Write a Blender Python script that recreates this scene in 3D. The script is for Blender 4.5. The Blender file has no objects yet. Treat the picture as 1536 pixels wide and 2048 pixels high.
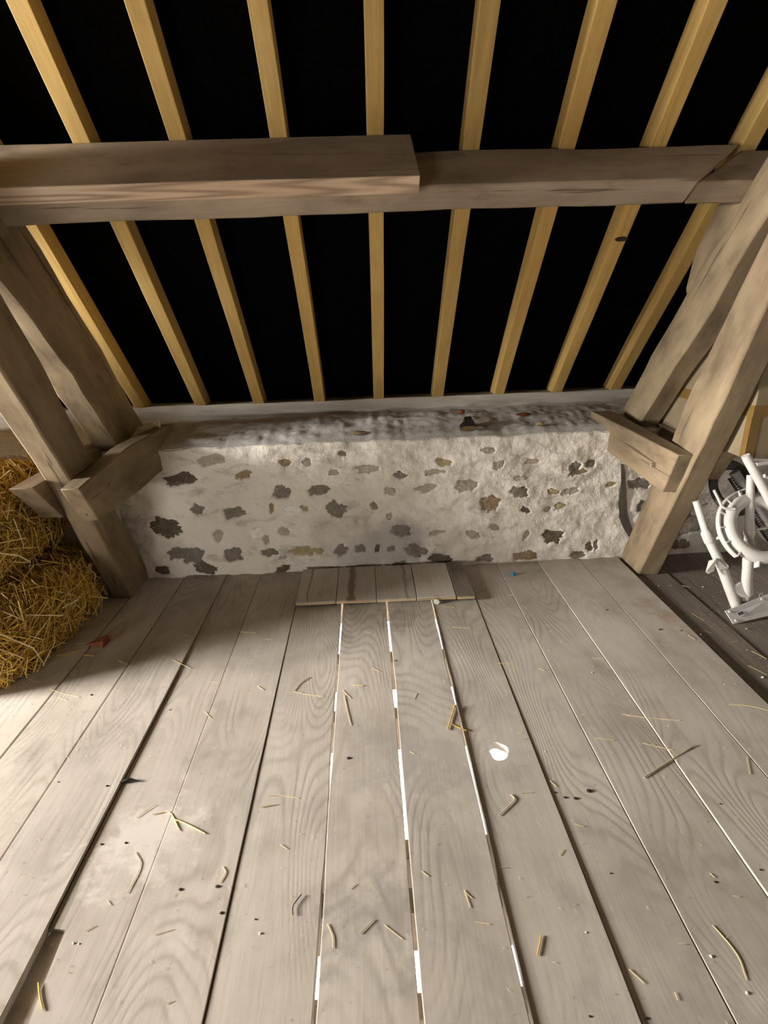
import bpy, bmesh, math, random
from mathutils import Vector, Matrix, noise

random.seed(7)
scene = bpy.context.scene
COL = scene.collection

# ------------------------------------------------------------------ camera
FPX, CH = 1100.0, 1.6
PITCH, YAW, ROLL = math.radians(20.396), math.radians(1.446), math.radians(-1.970)
_f = Vector((math.sin(YAW)*math.cos(PITCH), math.cos(YAW)*math.cos(PITCH), -math.sin(PITCH)))
_r = Vector((math.cos(YAW), -math.sin(YAW), 0))
_u = _r.cross(_f)
_r2 = math.cos(ROLL)*_r + math.sin(ROLL)*_u
_u2 = -math.sin(ROLL)*_r + math.cos(ROLL)*_u
CAMP = Vector((0, 0, CH))
cam_d = bpy.data.cameras.new('camera')
cam = bpy.data.objects.new('camera', cam_d)
COL.objects.link(cam)
cam.matrix_world = Matrix(((_r2.x, _u2.x, -_f.x, 0), (_r2.y, _u2.y, -_f.y, 0), (_r2.z, _u2.z, -_f.z, CH), (0, 0, 0, 1)))
cam_d.sensor_fit = 'HORIZONTAL'
cam_d.sensor_width = 36.0
cam_d.lens = FPX*36.0/1536.0
cam_d.clip_start = 0.02
scene.camera = cam

# ------------------------------------------------------------------ world, lights, exposure
world = bpy.data.worlds.new('world')
scene.world = world
world.use_nodes = True
world.node_tree.nodes['Background'].inputs[0].default_value = (0.75, 0.85, 1.0, 1)
world.node_tree.nodes['Background'].inputs[1].default_value = 0.12
scene.view_settings.view_transform = 'Standard'
scene.view_settings.look = 'None'
scene.view_settings.gamma = 1.0
scene.view_settings.use_curve_mapping = False
scene.view_settings.exposure = 0.34


def area(name, loc, target, sx, sy, power, color):
    l = bpy.data.lights.new(name, 'AREA')
    l.shape = 'RECTANGLE'
    l.size, l.size_y, l.energy, l.color = sx, sy, power, color
    o = bpy.data.objects.new(name, l)
    COL.objects.link(o)
    o.location = loc
    o.rotation_euler = (Vector(target)-Vector(loc)).to_track_quat('-Z', 'Y').to_euler()
    return o


# daylight coming in at the opening of the left gable and at the loft door behind
area('gable_daylight', (-6.75, 1.25, 1.95), (0.3, 2.1, 0.7), 1.6, 1.5, 1300, (1.0, 0.95, 0.88))
area('loft_door_daylight', (-3.6, -3.25, 1.2), (-0.3, 2.0, 0.9), 1.7, 1.6, 500, (1.0, 0.94, 0.86))
area('lower_room_daylight', (0.2, 4.6, -0.42), (0.2, 4.7, -2.4), 2.4, 10.0, 1500, (1.0, 0.97, 0.92))


# ------------------------------------------------------------------ pixel helpers (frame 1536 x 2048)
def ray(x, y):
    return (_r2*((x-768)/FPX) + _u2*(-(y-1024)/FPX) + _f).normalized()


def onZ(x, y, z=0.0):
    d = ray(x, y)
    return CAMP + d*((z-CH)/d.z)


def onY(x, y, Y):
    d = ray(x, y)
    return CAMP + d*(Y/d.y)


def onX(x, y, X):
    d = ray(x, y)
    return CAMP + d*(X/d.x)


TH = math.radians(48.78)
PY, PZ = 3.80, 1.016
DN = Vector((0, math.cos(TH), -math.sin(TH)))
NIN = Vector((0, -math.sin(TH), -math.cos(TH)))
RK = NIN.dot(Vector((0, PY, PZ)))


def onroof(x, y, off=0.0):
    d = ray(x, y)
    return CAMP + d*((RK+off-NIN.dot(CAMP))/NIN.dot(d))


# ------------------------------------------------------------------ materials
class NT:
    def __init__(self, name, rough=0.85):
        self.m = bpy.data.materials.new(name)
        self.m.use_nodes = True
        self.t = self.m.node_tree
        self.b = self.t.nodes['Principled BSDF']
        self.b.inputs['Roughness'].default_value = rough
        self.b.inputs['Specular IOR Level'].default_value = 0.25

    def n(self, typ, **kw):
        nd = self.t.nodes.new(typ)
        for k, v in kw.items():
            setattr(nd, k, v)
        return nd

    def link(self, a, b):
        self.t.links.new(a, b)

    def put(self, sock, v):
        if hasattr(v, 'is_output') or isinstance(v, bpy.types.NodeSocket):
            self.link(v, sock)
        else:
            sock.default_value = v

    def math(self, op, a, b=None, c=None, clamp=False):
        nd = self.n('ShaderNodeMath', operation=op)
        nd.use_clamp = clamp
        self.put(nd.inputs[0], a)
        if b is not None:
            self.put(nd.inputs[1], b)
        if c is not None:
            self.put(nd.inputs[2], c)
        return nd.outputs[0]

    def vmul(self, v, s):
        nd = self.n('ShaderNodeVectorMath', operation='MULTIPLY')
        self.link(v, nd.inputs[0])
        nd.inputs[1].default_value = s
        return nd.outputs[0]

    def vadd(self, v, w):
        nd = self.n('ShaderNodeVectorMath', operation='ADD')
        self.link(v, nd.inputs[0])
        self.put(nd.inputs[1], w)
        return nd.outputs[0]

    def noise(self, v, scale, detail=3.0, rough=0.55, dist=0.0):
        nd = self.n('ShaderNodeTexNoise')
        self.link(v, nd.inputs['Vector'])
        nd.inputs['Scale'].default_value = scale
        nd.inputs['Detail'].default_value = detail
        nd.inputs['Roughness'].default_value = rough
        nd.inputs['Distortion'].default_value = dist
        return nd.outputs['Fac']

    def ramp(self, f, stops):
        nd = self.n('ShaderNodeValToRGB')
        self.link(f, nd.inputs[0])
        el = nd.color_ramp.elements
        while len(el) > 1:
            el.remove(el[-1])
        for i, (p, c) in enumerate(stops):
            e = el[0] if i == 0 else el.new(p)
            e.position = p
            e.color = (c[0], c[1], c[2], 1) if isinstance(c, (tuple, list)) else (c, c, c, 1)
        return nd.outputs[0]

    def mix(self, f, a, b, typ='MIX'):
        nd = self.n('ShaderNodeMix', data_type='RGBA', blend_type=typ)
        self.put(nd.inputs[0], f)
        for s, v in ((nd.inputs[6], a), (nd.inputs[7], b)):
            if isinstance(v, tuple):
                s.default_value = (v[0], v[1], v[2], 1)
            else:
                self.link(v, s)
        return nd.outputs[2]

    def coords(self, rand=True):
        tc = self.n('ShaderNodeTexCoord').outputs['Object']
        if not rand:
            return tc
        oi = self.n('ShaderNodeObjectInfo')
        cb = self.n('ShaderNodeCombineXYZ')
        self.link(self.math('MULTIPLY', oi.outputs['Random'], 37.0), cb.inputs[0])
        self.link(self.math('MULTIPLY', oi.outputs['Random'], 91.0), cb.inputs[1])
        self.link(self.math('MULTIPLY', oi.outputs['Random'], 53.0), cb.inputs[2])
        self.rnd = oi.outputs['Random']
        return self.vadd(tc, cb.outputs[0])

    def bump(self, h, strength, dist):
        nd = self.n('ShaderNodeBump')
        nd.inputs['Strength'].default_value = strength
        nd.inputs['Distance'].default_value = dist
        self.link(h, nd.inputs['Height'])
        self.link(nd.outputs[0], self.b.inputs['Normal'])

    def color(self, c):
        self.put(self.b.inputs['Base Color'], c if not isinstance(c, tuple) else (c[0], c[1], c[2], 1))


def wood(name, dark, mid, light, ringk=70, ring_amt=0.35, sx=2.2, sy=0.45, fib=0.35, vary=0.25, rough=0.85, bump=0.35, patch=True, mott=0.0, ring_pow=1.6, dirt=(0.10, 0.085, 0.07), dirt_amt=0.4, extra=None):
    """wood with the grain along the object's own Y axis"""
    t = NT(name, rough)
    v = t.coords()
    f = t.noise(t.vmul(v, (sx, sy, sx)), 1.6, 1.0, 0.4)
    warp = t.noise(t.vmul(v, (14, 2.0, 14)), 1.0, 2.0)
    ph = t.math('ADD', t.math('MULTIPLY', f, ringk), t.math('MULTIPLY', warp, 2.6))
    rings = t.math('MULTIPLY_ADD', t.math('SINE', ph), 0.5, 0.5)
    rings = t.math('POWER', rings, ring_pow)
    fibre = t.noise(t.vmul(v, (150, 4.0, 150)), 1.0, 3.0, 0.6)
    big = t.noise(t.vmul(v, (2.6, 0.9, 2.6)), 1.0, 4.0, 0.6)
    base = t.ramp(big, [(0.25, dark), (0.5, mid), (0.75, light)])
    if patch:
        msk = t.ramp(t.noise(t.vmul(v, (3.0, 1.3, 3.0)), 1.0, 2.0), [(0.40, 0.12), (0.62, 1.0)])
    else:
        msk = t.ramp(big, [(0.0, 0.7), (1.0, 1.0)])
    amt = t.math('MULTIPLY', t.math('MULTIPLY', rings, msk), ring_amt)
    c = t.mix(amt, base, (dark[0]*0.42, dark[1]*0.38, dark[2]*0.34))
    fb = t.ramp(fibre, [(0.35, 1.0-fib), (0.6, 1.0)])
    c = t.mix(1.0, c, fb, 'MULTIPLY')
    dn = t.ramp(t.noise(t.vmul(v, (7, 3.5, 7)), 1.0, 5.0, 0.65), [(0.56, 0.0), (0.74, 1.0)])
    c = t.mix(t.math('MULTIPLY', dn, dirt_amt), c, dirt)
    if mott:
        mo = t.ramp(t.noise(t.vmul(v, (6, 2.6, 6)), 1.0, 5.0, 0.6), [(0.30, 1.0-mott), (0.5, 1.0), (0.72, 1.0+mott*0.55)])
        c = t.mix(1.0, c, mo, 'MULTIPLY')
        ck = t.ramp(t.noise(t.vmul(v, (34, 0.8, 34)), 1.0, 3.0, 0.6), [(0.66, 0.0), (0.70, 0.75)])
        c = t.mix(ck, c, (dark[0]*0.3, dark[1]*0.28, dark[2]*0.26))
    br = t.math('MULTIPLY_ADD', t.rnd, vary, 1.0-vary*0.5)
    hs = t.n('ShaderNodeHueSaturation')
    t.link(c, hs.inputs['Color'])
    t.link(br, hs.inputs['Value'])
    c = hs.outputs[0]
    if extra:
        c = extra(t, c)
    t.color(c)
    h = t.math('ADD', t.math('MULTIPLY', amt, -1.4), t.math('MULTIPLY', fibre, fib*0.8))
    h = t.math('ADD', h, t.math('MULTIPLY', big, 1.2))
    t.bump(h, bump, 0.006)
    return t.m


def floor_stains(t, c):
    """pale plaster dust and a few dark spills, each where it lies on the boards"""
    g = t.n('ShaderNodeNewGeometry').outputs['Position']
    w = t.noise(g, 9.0, 4.0, 0.65)
    bl = t.ramp(t.noise(g, 3.2, 5.0, 0.62), [(0.30, 0.80), (0.52, 1.0), (0.72, 1.10)])
    c = t.mix(1.0, c, bl, 'MULTIPLY')
    sp = t.ramp(t.noise(g, 46.0, 3.0, 0.6), [(0.67, 0.0), (0.75, 0.55)])
    c = t.mix(sp, c, (0.20, 0.17, 0.14))
    sq = t.ramp(t.noise(t.vmul(g, (22, 10, 22)), 1.0, 4.0, 0.7), [(0.63, 0.0), (0.74, 0.35)])
    c = t.mix(sq, c, (0.64, 0.60, 0.54))
    for (x, y, r, col, k) in ((-0.79, 1.33, 0.17, (0.62, 0.58, 0.53), 0.75), (-0.76, 1.45, 0.10, (0.6, 0.56, 0.5), 0.5), (-0.56, 1.02, 0.05, (0.6, 0.56, 0.5), 0.5),
                              (1.62, 2.45, 0.12, (0.30, 0.16, 0.06), 0.3), (1.50, 2.62, 0.09, (0.28, 0.15, 0.07), 0.3),
                              (0.10, 1.62, 0.22, (0.30, 0.28, 0.27), 0.35), (-0.02, 1.05, 0.16, (0.22, 0.20, 0.19), 0.4), (0.13, 2.62, 0.14, (0.15, 0.13, 0.11), 0.35)):
        d = t.n('ShaderNodeVectorMath', operation='DISTANCE')
        t.link(g, d.inputs[0])
        d.inputs[1].default_value = (x, y, 0)
        q = t.math('SUBTRACT', t.math('MULTIPLY', d.outputs['Value'], 1.0/r), t.math('MULTIPLY', t.math('SUBTRACT', w, 0.5), 4.2))
        m = t.ramp(q, [(0.35, 1.0), (1.0, 0.0)])
        c = t.mix(t.math('MULTIPLY', m, k), c, col)
    return c


M = {}
M['floor'] = wood('floor_wood', (0.405, 0.357, 0.305), (0.49, 0.442, 0.388), (0.56, 0.515, 0.46), ringk=210, ring_amt=0.27, sx=2.0, sy=0.5, fib=0.10, ring_pow=2.6, bump=0.16, vary=0.14, dirt=(0.22, 0.19, 0.16), dirt_amt=0.4, extra=floor_stains)
M['floor_dark'] = wood('dirty_floor_wood', (0.17, 0.14, 0.112), (0.225, 0.19, 0.155), (0.29, 0.25, 0.21), ringk=80, ring_amt=0.3, vary=0.2, dirt_amt=0.7)
def board_marks(t, c):
    g = t.n('ShaderNodeNewGeometry').outputs['Position']
    sx = t.n('ShaderNodeSeparateXYZ')
    t.link(g, sx.inputs[0])
    w = t.math('MULTIPLY', t.math('SUBTRACT', t.noise(t.vmul(g, (18, 6, 1)), 1.0, 4.0, 0.65), 0.5), 0.06)
    for x0, hw, k in ((-0.135, 0.024, 0.8), (-0.39, 0.006, 0.7), (0.19, 0.012, 0.5)):
        d = t.math('ABSOLUTE', t.math('ADD', t.math('SUBTRACT', sx.outputs[0], x0), w))
        m = t.ramp(t.math('DIVIDE', d, hw*2), [(0.25, k), (0.6, 0.0)])
        c = t.mix(m, c, (0.16, 0.12, 0.085))
    return c


M['patch'] = wood('patch_wood', (0.42, 0.375, 0.32), (0.54, 0.50, 0.45), (0.64, 0.61, 0.57), ringk=60, ring_amt=0.15, fib=0.12, vary=0.16, dirt=(0.2, 0.16, 0.12), dirt_amt=0.5, extra=board_marks)
M['raw'] = wood('raw_wood', (0.45, 0.33, 0.19), (0.56, 0.42, 0.26), (0.66, 0.52, 0.34), ringk=40, ring_amt=0.3)
M['rafter'] = wood('rafter_wood', (0.42, 0.262, 0.082), (0.52, 0.345, 0.115), (0.60, 0.42, 0.165), ringk=38, ring_amt=0.22, sx=5, sy=0.4, fib=0.15, vary=0.28, bump=0.15, dirt=(0.25, 0.12, 0.04), dirt_amt=0.35, rough=0.7)
M['beam'] = wood('old_beam_wood', (0.22, 0.165, 0.115), (0.30, 0.235, 0.17), (0.40, 0.325, 0.245), ringk=30, ring_amt=0.14, fib=0.10, sx=4, sy=0.5, vary=0.12, dirt=(0.09, 0.06, 0.04), dirt_amt=0.55, bump=0.6, mott=0.3)
M['truss'] = wood('truss_wood', (0.155, 0.112, 0.070), (0.235, 0.178, 0.112), (0.345, 0.278, 0.175), ringk=26, ring_amt=0.16, fib=0.10, sx=4, sy=0.6, vary=0.08, dirt=(0.12, 0.08, 0.055), dirt_amt=0.65, bump=0.6, mott=0.42)
M['dark_lath'] = wood('dark_lath_wood', (0.07, 0.058, 0.048), (0.10, 0.085, 0.07), (0.14, 0.12, 0.10), vary=0.0)
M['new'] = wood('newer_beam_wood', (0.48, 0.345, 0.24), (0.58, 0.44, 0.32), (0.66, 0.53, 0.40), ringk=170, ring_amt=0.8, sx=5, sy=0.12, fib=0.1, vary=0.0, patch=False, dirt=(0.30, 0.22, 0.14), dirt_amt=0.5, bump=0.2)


def simple(name, c, rough=0.6, metal=0.0, nz=0.0, nscale=30.0, bump=0.0):
    t = NT(name, rough)
    t.b.inputs['Metallic'].default_value = metal
    if nz > 0:
        v = t.coords()
        f = t.noise(v, nscale, 4.0, 0.6)
        lo = tuple(x*(1-nz) for x in c)
        hi = tuple(min(1, x*(1+nz)) for x in c)
        t.color(t.ramp(f, [(0.3, lo), (0.7, hi)]))
        if bump:
            t.bump(f, bump, 0.01)
    else:
        t.color(c)
    return t.m


M['felt'] = simple('black_roof_felt', (0.0022, 0.0020, 0.0022), 0.95, 0, 0.5, 60)
M['felt'].node_tree.nodes['Principled BSDF'].inputs['Specular IOR Level'].default_value = 0.0
M['white_paint'] = simple('white_painted_metal', (0.52, 0.50, 0.465), 0.42, 0, 0.06, 14)
M['grey_paint'] = simple('grey_painted_metal', (0.25, 0.235, 0.22), 0.5, 0, 0.15, 14)
M['plate'] = simple('grey_plate_metal', (0.50, 0.50, 0.49), 0.45, 0, 0.05, 10)
M['rubber'] = simple('dark_rubber', (0.075, 0.068, 0.062), 0.8, 0, 0.3, 30)
M['black'] = simple('black_rubber', (0.012, 0.011, 0.010), 0.75)
M['card'] = simple('cardboard', (0.20, 0.158, 0.098), 0.9, 0, 0.12, 8)
M['tape'] = simple('brown_tape', (0.15, 0.09, 0.028), 0.35, 0, 0.12, 20)
M['terracotta'] = simple('terracotta', (0.18, 0.06, 0.03), 0.9, 0, 0.25, 30)
M['slate'] = simple('dark_slate', (0.018, 0.013, 0.012), 0.9, 0, 0.3, 40)
M['brass_stone'] = simple('ochre_stone_edge', (0.13, 0.085, 0.03), 0.9, 0, 0.3, 40)
M['blue'] = simple('blue_plastic', (0.02, 0.19, 0.30), 0.4)
M['whiteplastic'] = simple('white_plastic', (0.75, 0.74, 0.70), 0.4)
M['dark_bit'] = simple('dark_crumb', (0.035, 0.026, 0.02), 0.9, 0, 0.4, 60)
M['straw_pale'] = simple('pale_straw', (0.62, 0.50, 0.28), 0.55, 0, 0.2, 20)
M['straw_yellow'] = simple('yellow_straw', (0.50, 0.32, 0.06), 0.55, 0, 0.2, 20)
M['straw_grey'] = simple('weathered_straw', (0.46, 0.39, 0.27), 0.7, 0, 0.2, 20)
M['ground'] = simple('lower_room_ground', (0.75, 0.73, 0.70), 0.9, 0, 0.08, 3)
M['gable'] = simple('gable_masonry', (0.52, 0.48, 0.42), 0.95, 0, 0.25, 5)
M['cobweb'] = simple('dark_soil', (0.05, 0.042, 0.036), 0.95, 0, 0.3, 20)


def plaster():
    t = NT('whitewashed_plaster', 0.92)
    g = t.n('ShaderNodeNewGeometry').outputs['Position']
    a = t.noise(g, 2.3, 5.0, 0.6)
    c = t.ramp(a, [(0.25, (0.60, 0.54, 0.475)), (0.5, (0.70, 0.65, 0.585)), (0.75, (0.78, 0.735, 0.68))])
    # thin places where the stone and mortar show through
    w = t.ramp(t.noise(t.vmul(g, (4.5, 4.5, 9.0)), 1.0, 6.0, 0.68, 0.6), [(0.56, 0.0), (0.66, 0.5), (0.78, 0.9)])
    c = t.mix(w, c, (0.33, 0.28, 0.225))
    # damp grey render low down in the middle of the bay
    sx = t.n('ShaderNodeSeparateXYZ')
    t.link(g, sx.inputs[0])
    n2 = t.noise(g, 5.0, 5.0, 0.65)
    d = t.n('ShaderNodeVectorMath', operation='DISTANCE')
    t.link(t.vmul(g, (1, 0, 1.7)), d.inputs[0])
    d.inputs[1].default_value = (0.07, 0, 0.22)
    q = t.math('SUBTRACT', t.math('MULTIPLY', d.outputs['Value'], 1.7), t.math('MULTIPLY', t.math('SUBTRACT', n2, 0.5), 1.6))
    m = t.ramp(q, [(0.35, 0.8), (0.85, 0.0)])
    c = t.mix(m, c, (0.36, 0.335, 0.31))
    # bare, unpainted wall outside the bay to the right
    q2 = t.math('ADD', t.math('SUBTRACT', sx.outputs[0], 1.72), t.math('MULTIPLY', t.math('SUBTRACT', n2, 0.5), 0.8))
    m2 = t.ramp(q2, [(0.0, 0.0), (0.12, 0.75)])
    stone = t.ramp(t.noise(g, 6.0, 4.0, 0.6), [(0.35, (0.16, 0.135, 0.11)), (0.6, (0.36, 0.32, 0.29))])
    c = t.mix(m2, c, stone)
    sp = t.ramp(t.noise(g, 55.0, 3.0, 0.6), [(0.68, 0.0), (0.78, 0.45)])
    c = t.mix(sp, c, (0.24, 0.2, 0.16))
    t.color(c)
    h = t.math('ADD', t.noise(g, 14.0, 5.0, 0.6), t.math('MULTIPLY', t.noise(g, 70.0, 3.0, 0.6), 0.3))
    h = t.math('ADD', h, t.math('MULTIPLY', w, -0.5))
    t.bump(h, 0.6, 0.022)
    return t.m


M['plaster'] = plaster()


def mortar():
    t = NT('rough_grey_mortar', 0.95)
    g = t.n('ShaderNodeNewGeometry').outputs['Position']
    a = t.noise(g, 26.0, 5.0, 0.72)
    c = t.ramp(a, [(0.30, (0.34, 0.31, 0.28)), (0.42, (0.52, 0.49, 0.46)), (0.62, (0.64, 0.615, 0.59)), (0.78, (0.74, 0.72, 0.70))])
    b = t.noise(g, 4.0, 3.0, 0.6)
    c = t.mix(t.ramp(b, [(0.45, 0.0), (0.7, 0.6)]), c, (0.60, 0.58, 0.585))
    t.color(c)
    t.bump(t.noise(g, 60.0, 6.0, 0.75), 0.5, 0.012)
    return t.m


M['mortar'] = mortar()


def plate_mat():
    t = NT('limewashed_wall_plate', 0.92)
    v = t.n('ShaderNodeNewGeometry').outputs['Position']
    a = t.noise(t.vmul(v, (3, 20, 20)), 1.0, 5.0, 0.65)
    c = t.ramp(a, [(0.3, (0.34, 0.305, 0.26)), (0.55, (0.45, 0.42, 0.37)), (0.75, (0.55, 0.52, 0.47))])
    t.color(c)
    t.bump(a, 0.4, 0.01)
    return t.m


M['wallplate'] = plate_mat()


def stone_mat(name, lo, hi):
    t = NT(name, 0.95)
    v = t.coords()
    a = t.noise(v, 30.0, 5.0, 0.7)
    c = t.ramp(a, [(0.3, lo), (0.7, hi)])
    c = t.mix(t.ramp(t.noise(v, 45.0, 3.0, 0.6), [(0.62, 0.0), (0.72, 0.6)]), c, (0.5, 0.45, 0.39))
    t.color(c)
    t.bump(a, 0.8, 0.015)
    return t.m


M['st_dark'] = stone_mat('dark_brown_stone', (0.075, 0.058, 0.042), (0.17, 0.135, 0.10))
M['st_grey'] = stone_mat('grey_stone', (0.14, 0.118, 0.095), (0.27, 0.235, 0.195))
M['st_tan'] = stone_mat('tan_stone', (0.20, 0.145, 0.085), (0.36, 0.28, 0.18))
M['st_yellow'] = stone_mat('yellow_stone', (0.28, 0.22, 0.11), (0.44, 0.37, 0.22))
M['st_white'] = stone_mat('white_stone', (0.70, 0.67, 0.62), (0.85, 0.83, 0.79))
M['st_pale'] = stone_mat('pale_stone', (0.34, 0.28, 0.22), (0.48, 0.42, 0.35))


def straw_mass():
    t = NT('straw_stalks', 0.5)
    at = t.n('ShaderNodeAttribute', attribute_name='tone')
    c = t.ramp(at.outputs['Fac'], [(0.0, (0.24, 0.125, 0.018)), (0.3, (0.46, 0.27, 0.04)), (0.65, (0.66, 0.42, 0.075)), (0.88, (0.76, 0.55, 0.15)), (1.0, (0.85, 0.73, 0.42))])
    t.color(c)
    return t.m


M['straw_mass'] = straw_mass()
M['bale_core'] = simple('packed_straw', (0.30, 0.17, 0.03), 0.9, 0, 0.5, 40, 1.0)


# ------------------------------------------------------------------ mesh helpers
def tagit(o, label=None, cat=None, group=None, kind=None):
    if label:
        o['label'] = label
    if cat:
        o['category'] = cat
    if group:
        o['group'] = group
    if kind:
        o['kind'] = kind
    return o


def empty(name, loc=(0, 0, 0)):
    o = bpy.data.objects.new(name, None)
    o.empty_display_size = 0.1
    COL.objects.link(o)
    o.location = loc
    return o


def attach(o, parent):
    if parent is not None:
        o.parent = parent
        o.matrix_parent_inverse = Matrix.Translation(-Vector(parent.location)) if parent.parent is None and parent.type == 'EMPTY' else parent_world(parent).inverted()


def parent_world(p):
    if p.parent is None:
        return p.matrix_basis.copy()
    return parent_world(p.parent) @ p.matrix_parent_inverse @ p.matrix_basis


def mk(name, verts, faces, mat, parent=None, frame=None, smooth=True, sharp=35, bevel=0.0):
    """verts in world space; frame = Matrix whose local axes the object takes"""
    if frame is None:
        c = Vector((0, 0, 0))
        for v in verts:
            c += Vector(v)
        c /= len(verts)
        frame = Matrix.Translation(c)
    inv = frame.inverted()
    me = bpy.data.meshes.new(name)
    me.from_pydata([tuple(inv @ Vector(v)) for v in verts], [], faces)
    bm = bmesh.new()
    bm.from_mesh(me)
    bmesh.ops.recalc_face_normals(bm, faces=bm.faces)
    bm.to_mesh(me)
    bm.free()
    if smooth:
        me.polygons.foreach_set('use_smooth', [True]*len(me.polygons))
        if sharp:
            me.set_sharp_from_angle(angle=math.radians(sharp))
    if isinstance(mat, str):
        mat = M[mat]
    me.materials.append(mat)
    o = bpy.data.objects.new(name, me)
    COL.objects.link(o)
    o.matrix_basis = frame
    if parent is not None:
        attach(o, parent)
    if bevel > 0:
        b = o.modifiers.new('bevel', 'BEVEL')
        b.width = bevel
        b.segments = 2
        b.limit_method = 'ANGLE'
        b.angle_limit = math.radians(50)
    return o


def frame_along(a, b, xhint=(1, 0, 0)):
    a, b = Vector(a), Vector(b)
    y = (b-a).normalized()
    x = Vector(xhint)
    x = (x - y*x.dot(y)).normalized()
    z = x.cross(y)
    c = (a+b)/2
    return Matrix(((x.x, y.x, z.x, c.x), (x.y, y.y, z.y, c.y), (x.z, y.z, z.z, c.z), (0, 0, 0, 1)))


def lerp(a, b, t):
    return a + (b-a)*t


def timber(name, sections, mat, parent=None, nu=2, nw=2, amp=0.0, freq=3.0, bevel=0.004, xhint=(1, 0, 0), seed=0.0, sharp=35):
    """sections: list of 4 corner points (loop order) along the length"""
    secs = [[Vector(p) for p in s] for s in sections]
    ring_n = 2*(nu+nw)
    verts, faces = [], []

    def ring(s):
        a, b, c, d = s
        out = []
        for i in range(nu):
            out.append(lerp(a, b, i/nu))
        for i in range(nw):
            out.append(lerp(b, c, i/nw))
        for i in range(nu):
            out.append(lerp(c, d, i/nu))
        for i in range(nw):
            out.append(lerp(d, a, i/nw))
        return out
    for s in secs:
        for p in ring(s):
            if amp:
                q = p*freq + Vector((seed, seed*1.7, -seed))
                p = p + Vector(noise.noise_vector(q))*amp + Vector(noise.noise_vector(q*3.1))*(amp*0.35)
            verts.append(p)
    L = len(secs)
    for k in range(L-1):
        for i in range(ring_n):
            j = (i+1) % ring_n
            faces.append((k*ring_n+i, k*ring_n+j, (k+1)*ring_n+j, (k+1)*ring_n+i))
    faces.append(tuple(range(ring_n-1, -1, -1)))
    faces.append(tuple((L-1)*ring_n+i for i in range(ring_n)))
    ca = sum(secs[0], Vector())/4
    cb = sum(secs[-1], Vector())/4
    return mk(name, verts, faces, mat, parent, frame_along(ca, cb, xhint), True, sharp, bevel)


def resample(pts, n):
    pts = [Vector(p) for p in pts]
    d = [0.0]
    for a, b in zip(pts, pts[1:]):
        d.append(d[-1]+(b-a).length)
    out = []
    for i in range(n):
        s = d[-1]*i/(n-1)
        k = 0
        while k < len(pts)-2 and d[k+1] < s:
            k += 1
        t = (s-d[k])/max(1e-9, d[k+1]-d[k])
        out.append(lerp(pts[k], pts[k+1], t))
    return out


def box(name, x0, x1, y0, y1, z0, z1, mat, parent=None, segs=1, bevel=0.0, amp=0.0, freq=3.0, seed=0.0, axis='y'):
    """box whose grain runs along the given axis"""
    s = []
    for i in range(segs+1):
        t = i/segs
        if axis == 'y':
            y = y0+(y1-y0)*t
            s.append([(x0, y, z0), (x1, y, z0), (x1, y, z1), (x0, y, z1)])
        elif axis == 'x':
            x = x0+(x1-x0)*t
            s.append([(x, y0, z0), (x, y0, z1), (x, y1, z1), (x, y1, z0)])
        else:
            z = z0+(z1-z0)*t
            s.append([(x0, y0, z), (x1, y0, z), (x1, y1, z), (x0, y1, z)])
    return timber(name, s, mat, parent, 1 if not amp else 2, 1, amp, freq, bevel, (1, 0, 0) if axis != 'x' else (0, 1, 0), seed)


def tube(name, pts, radii, mat, parent=None, sides=12, caps=True):
    pts = [Vector(p) for p in pts]
    if not isinstance(radii, (list, tuple)):
        radii = [radii]*len(pts)
    verts, faces = [], []
    up = Vector((0.3, 0.2, 0.93)).normalized()
    for i, p in enumerate(pts):
        d = (pts[min(i+1, len(pts)-1)]-pts[max(i-1, 0)]).normalized()
        if abs(d.dot(up)) > 0.95:
            up = Vector((0.9, 0.4, 0.1)).normalized()
        a = (up - d*up.dot(d)).normalized()
        b = d.cross(a)
        for k in range(sides):
            t = 2*math.pi*k/sides
            verts.append(p+(a*math.cos(t)+b*math.sin(t))*radii[i])
    for i in range(len(pts)-1):
        for k in range(sides):
            j = (k+1) % sides
            faces.append((i*sides+k, i*sides+j, (i+1)*sides+j, (i+1)*sides+k))
    if caps:
        faces.append(tuple(range(sides-1, -1, -1)))
        faces.append(tuple((len(pts)-1)*sides+k for k in range(sides)))
    return mk(name, verts, faces, mat, parent, frame_along(pts[0], pts[-1], (0.3, 0.5, 0.8)), True, 50)


def smooth_path(pts, n=24):
    P = [Vector(p) for p in pts]
    P = [P[0]*2-P[1]] + P + [P[-1]*2-P[-2]]
    out = []
    m = len(P)-3
    for s in range(n):
        u = m*s/(n-1)
        k = min(int(u), m-1)
        t = u-k
        p0, p1, p2, p3 = P[k:k+4]
        out.append(0.5*((2*p1)+(-p0+p2)*t+(2*p0-5*p1+4*p2-p3)*t*t+(-p0+3*p1-3*p2+p3)*t**3))
    return out


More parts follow.
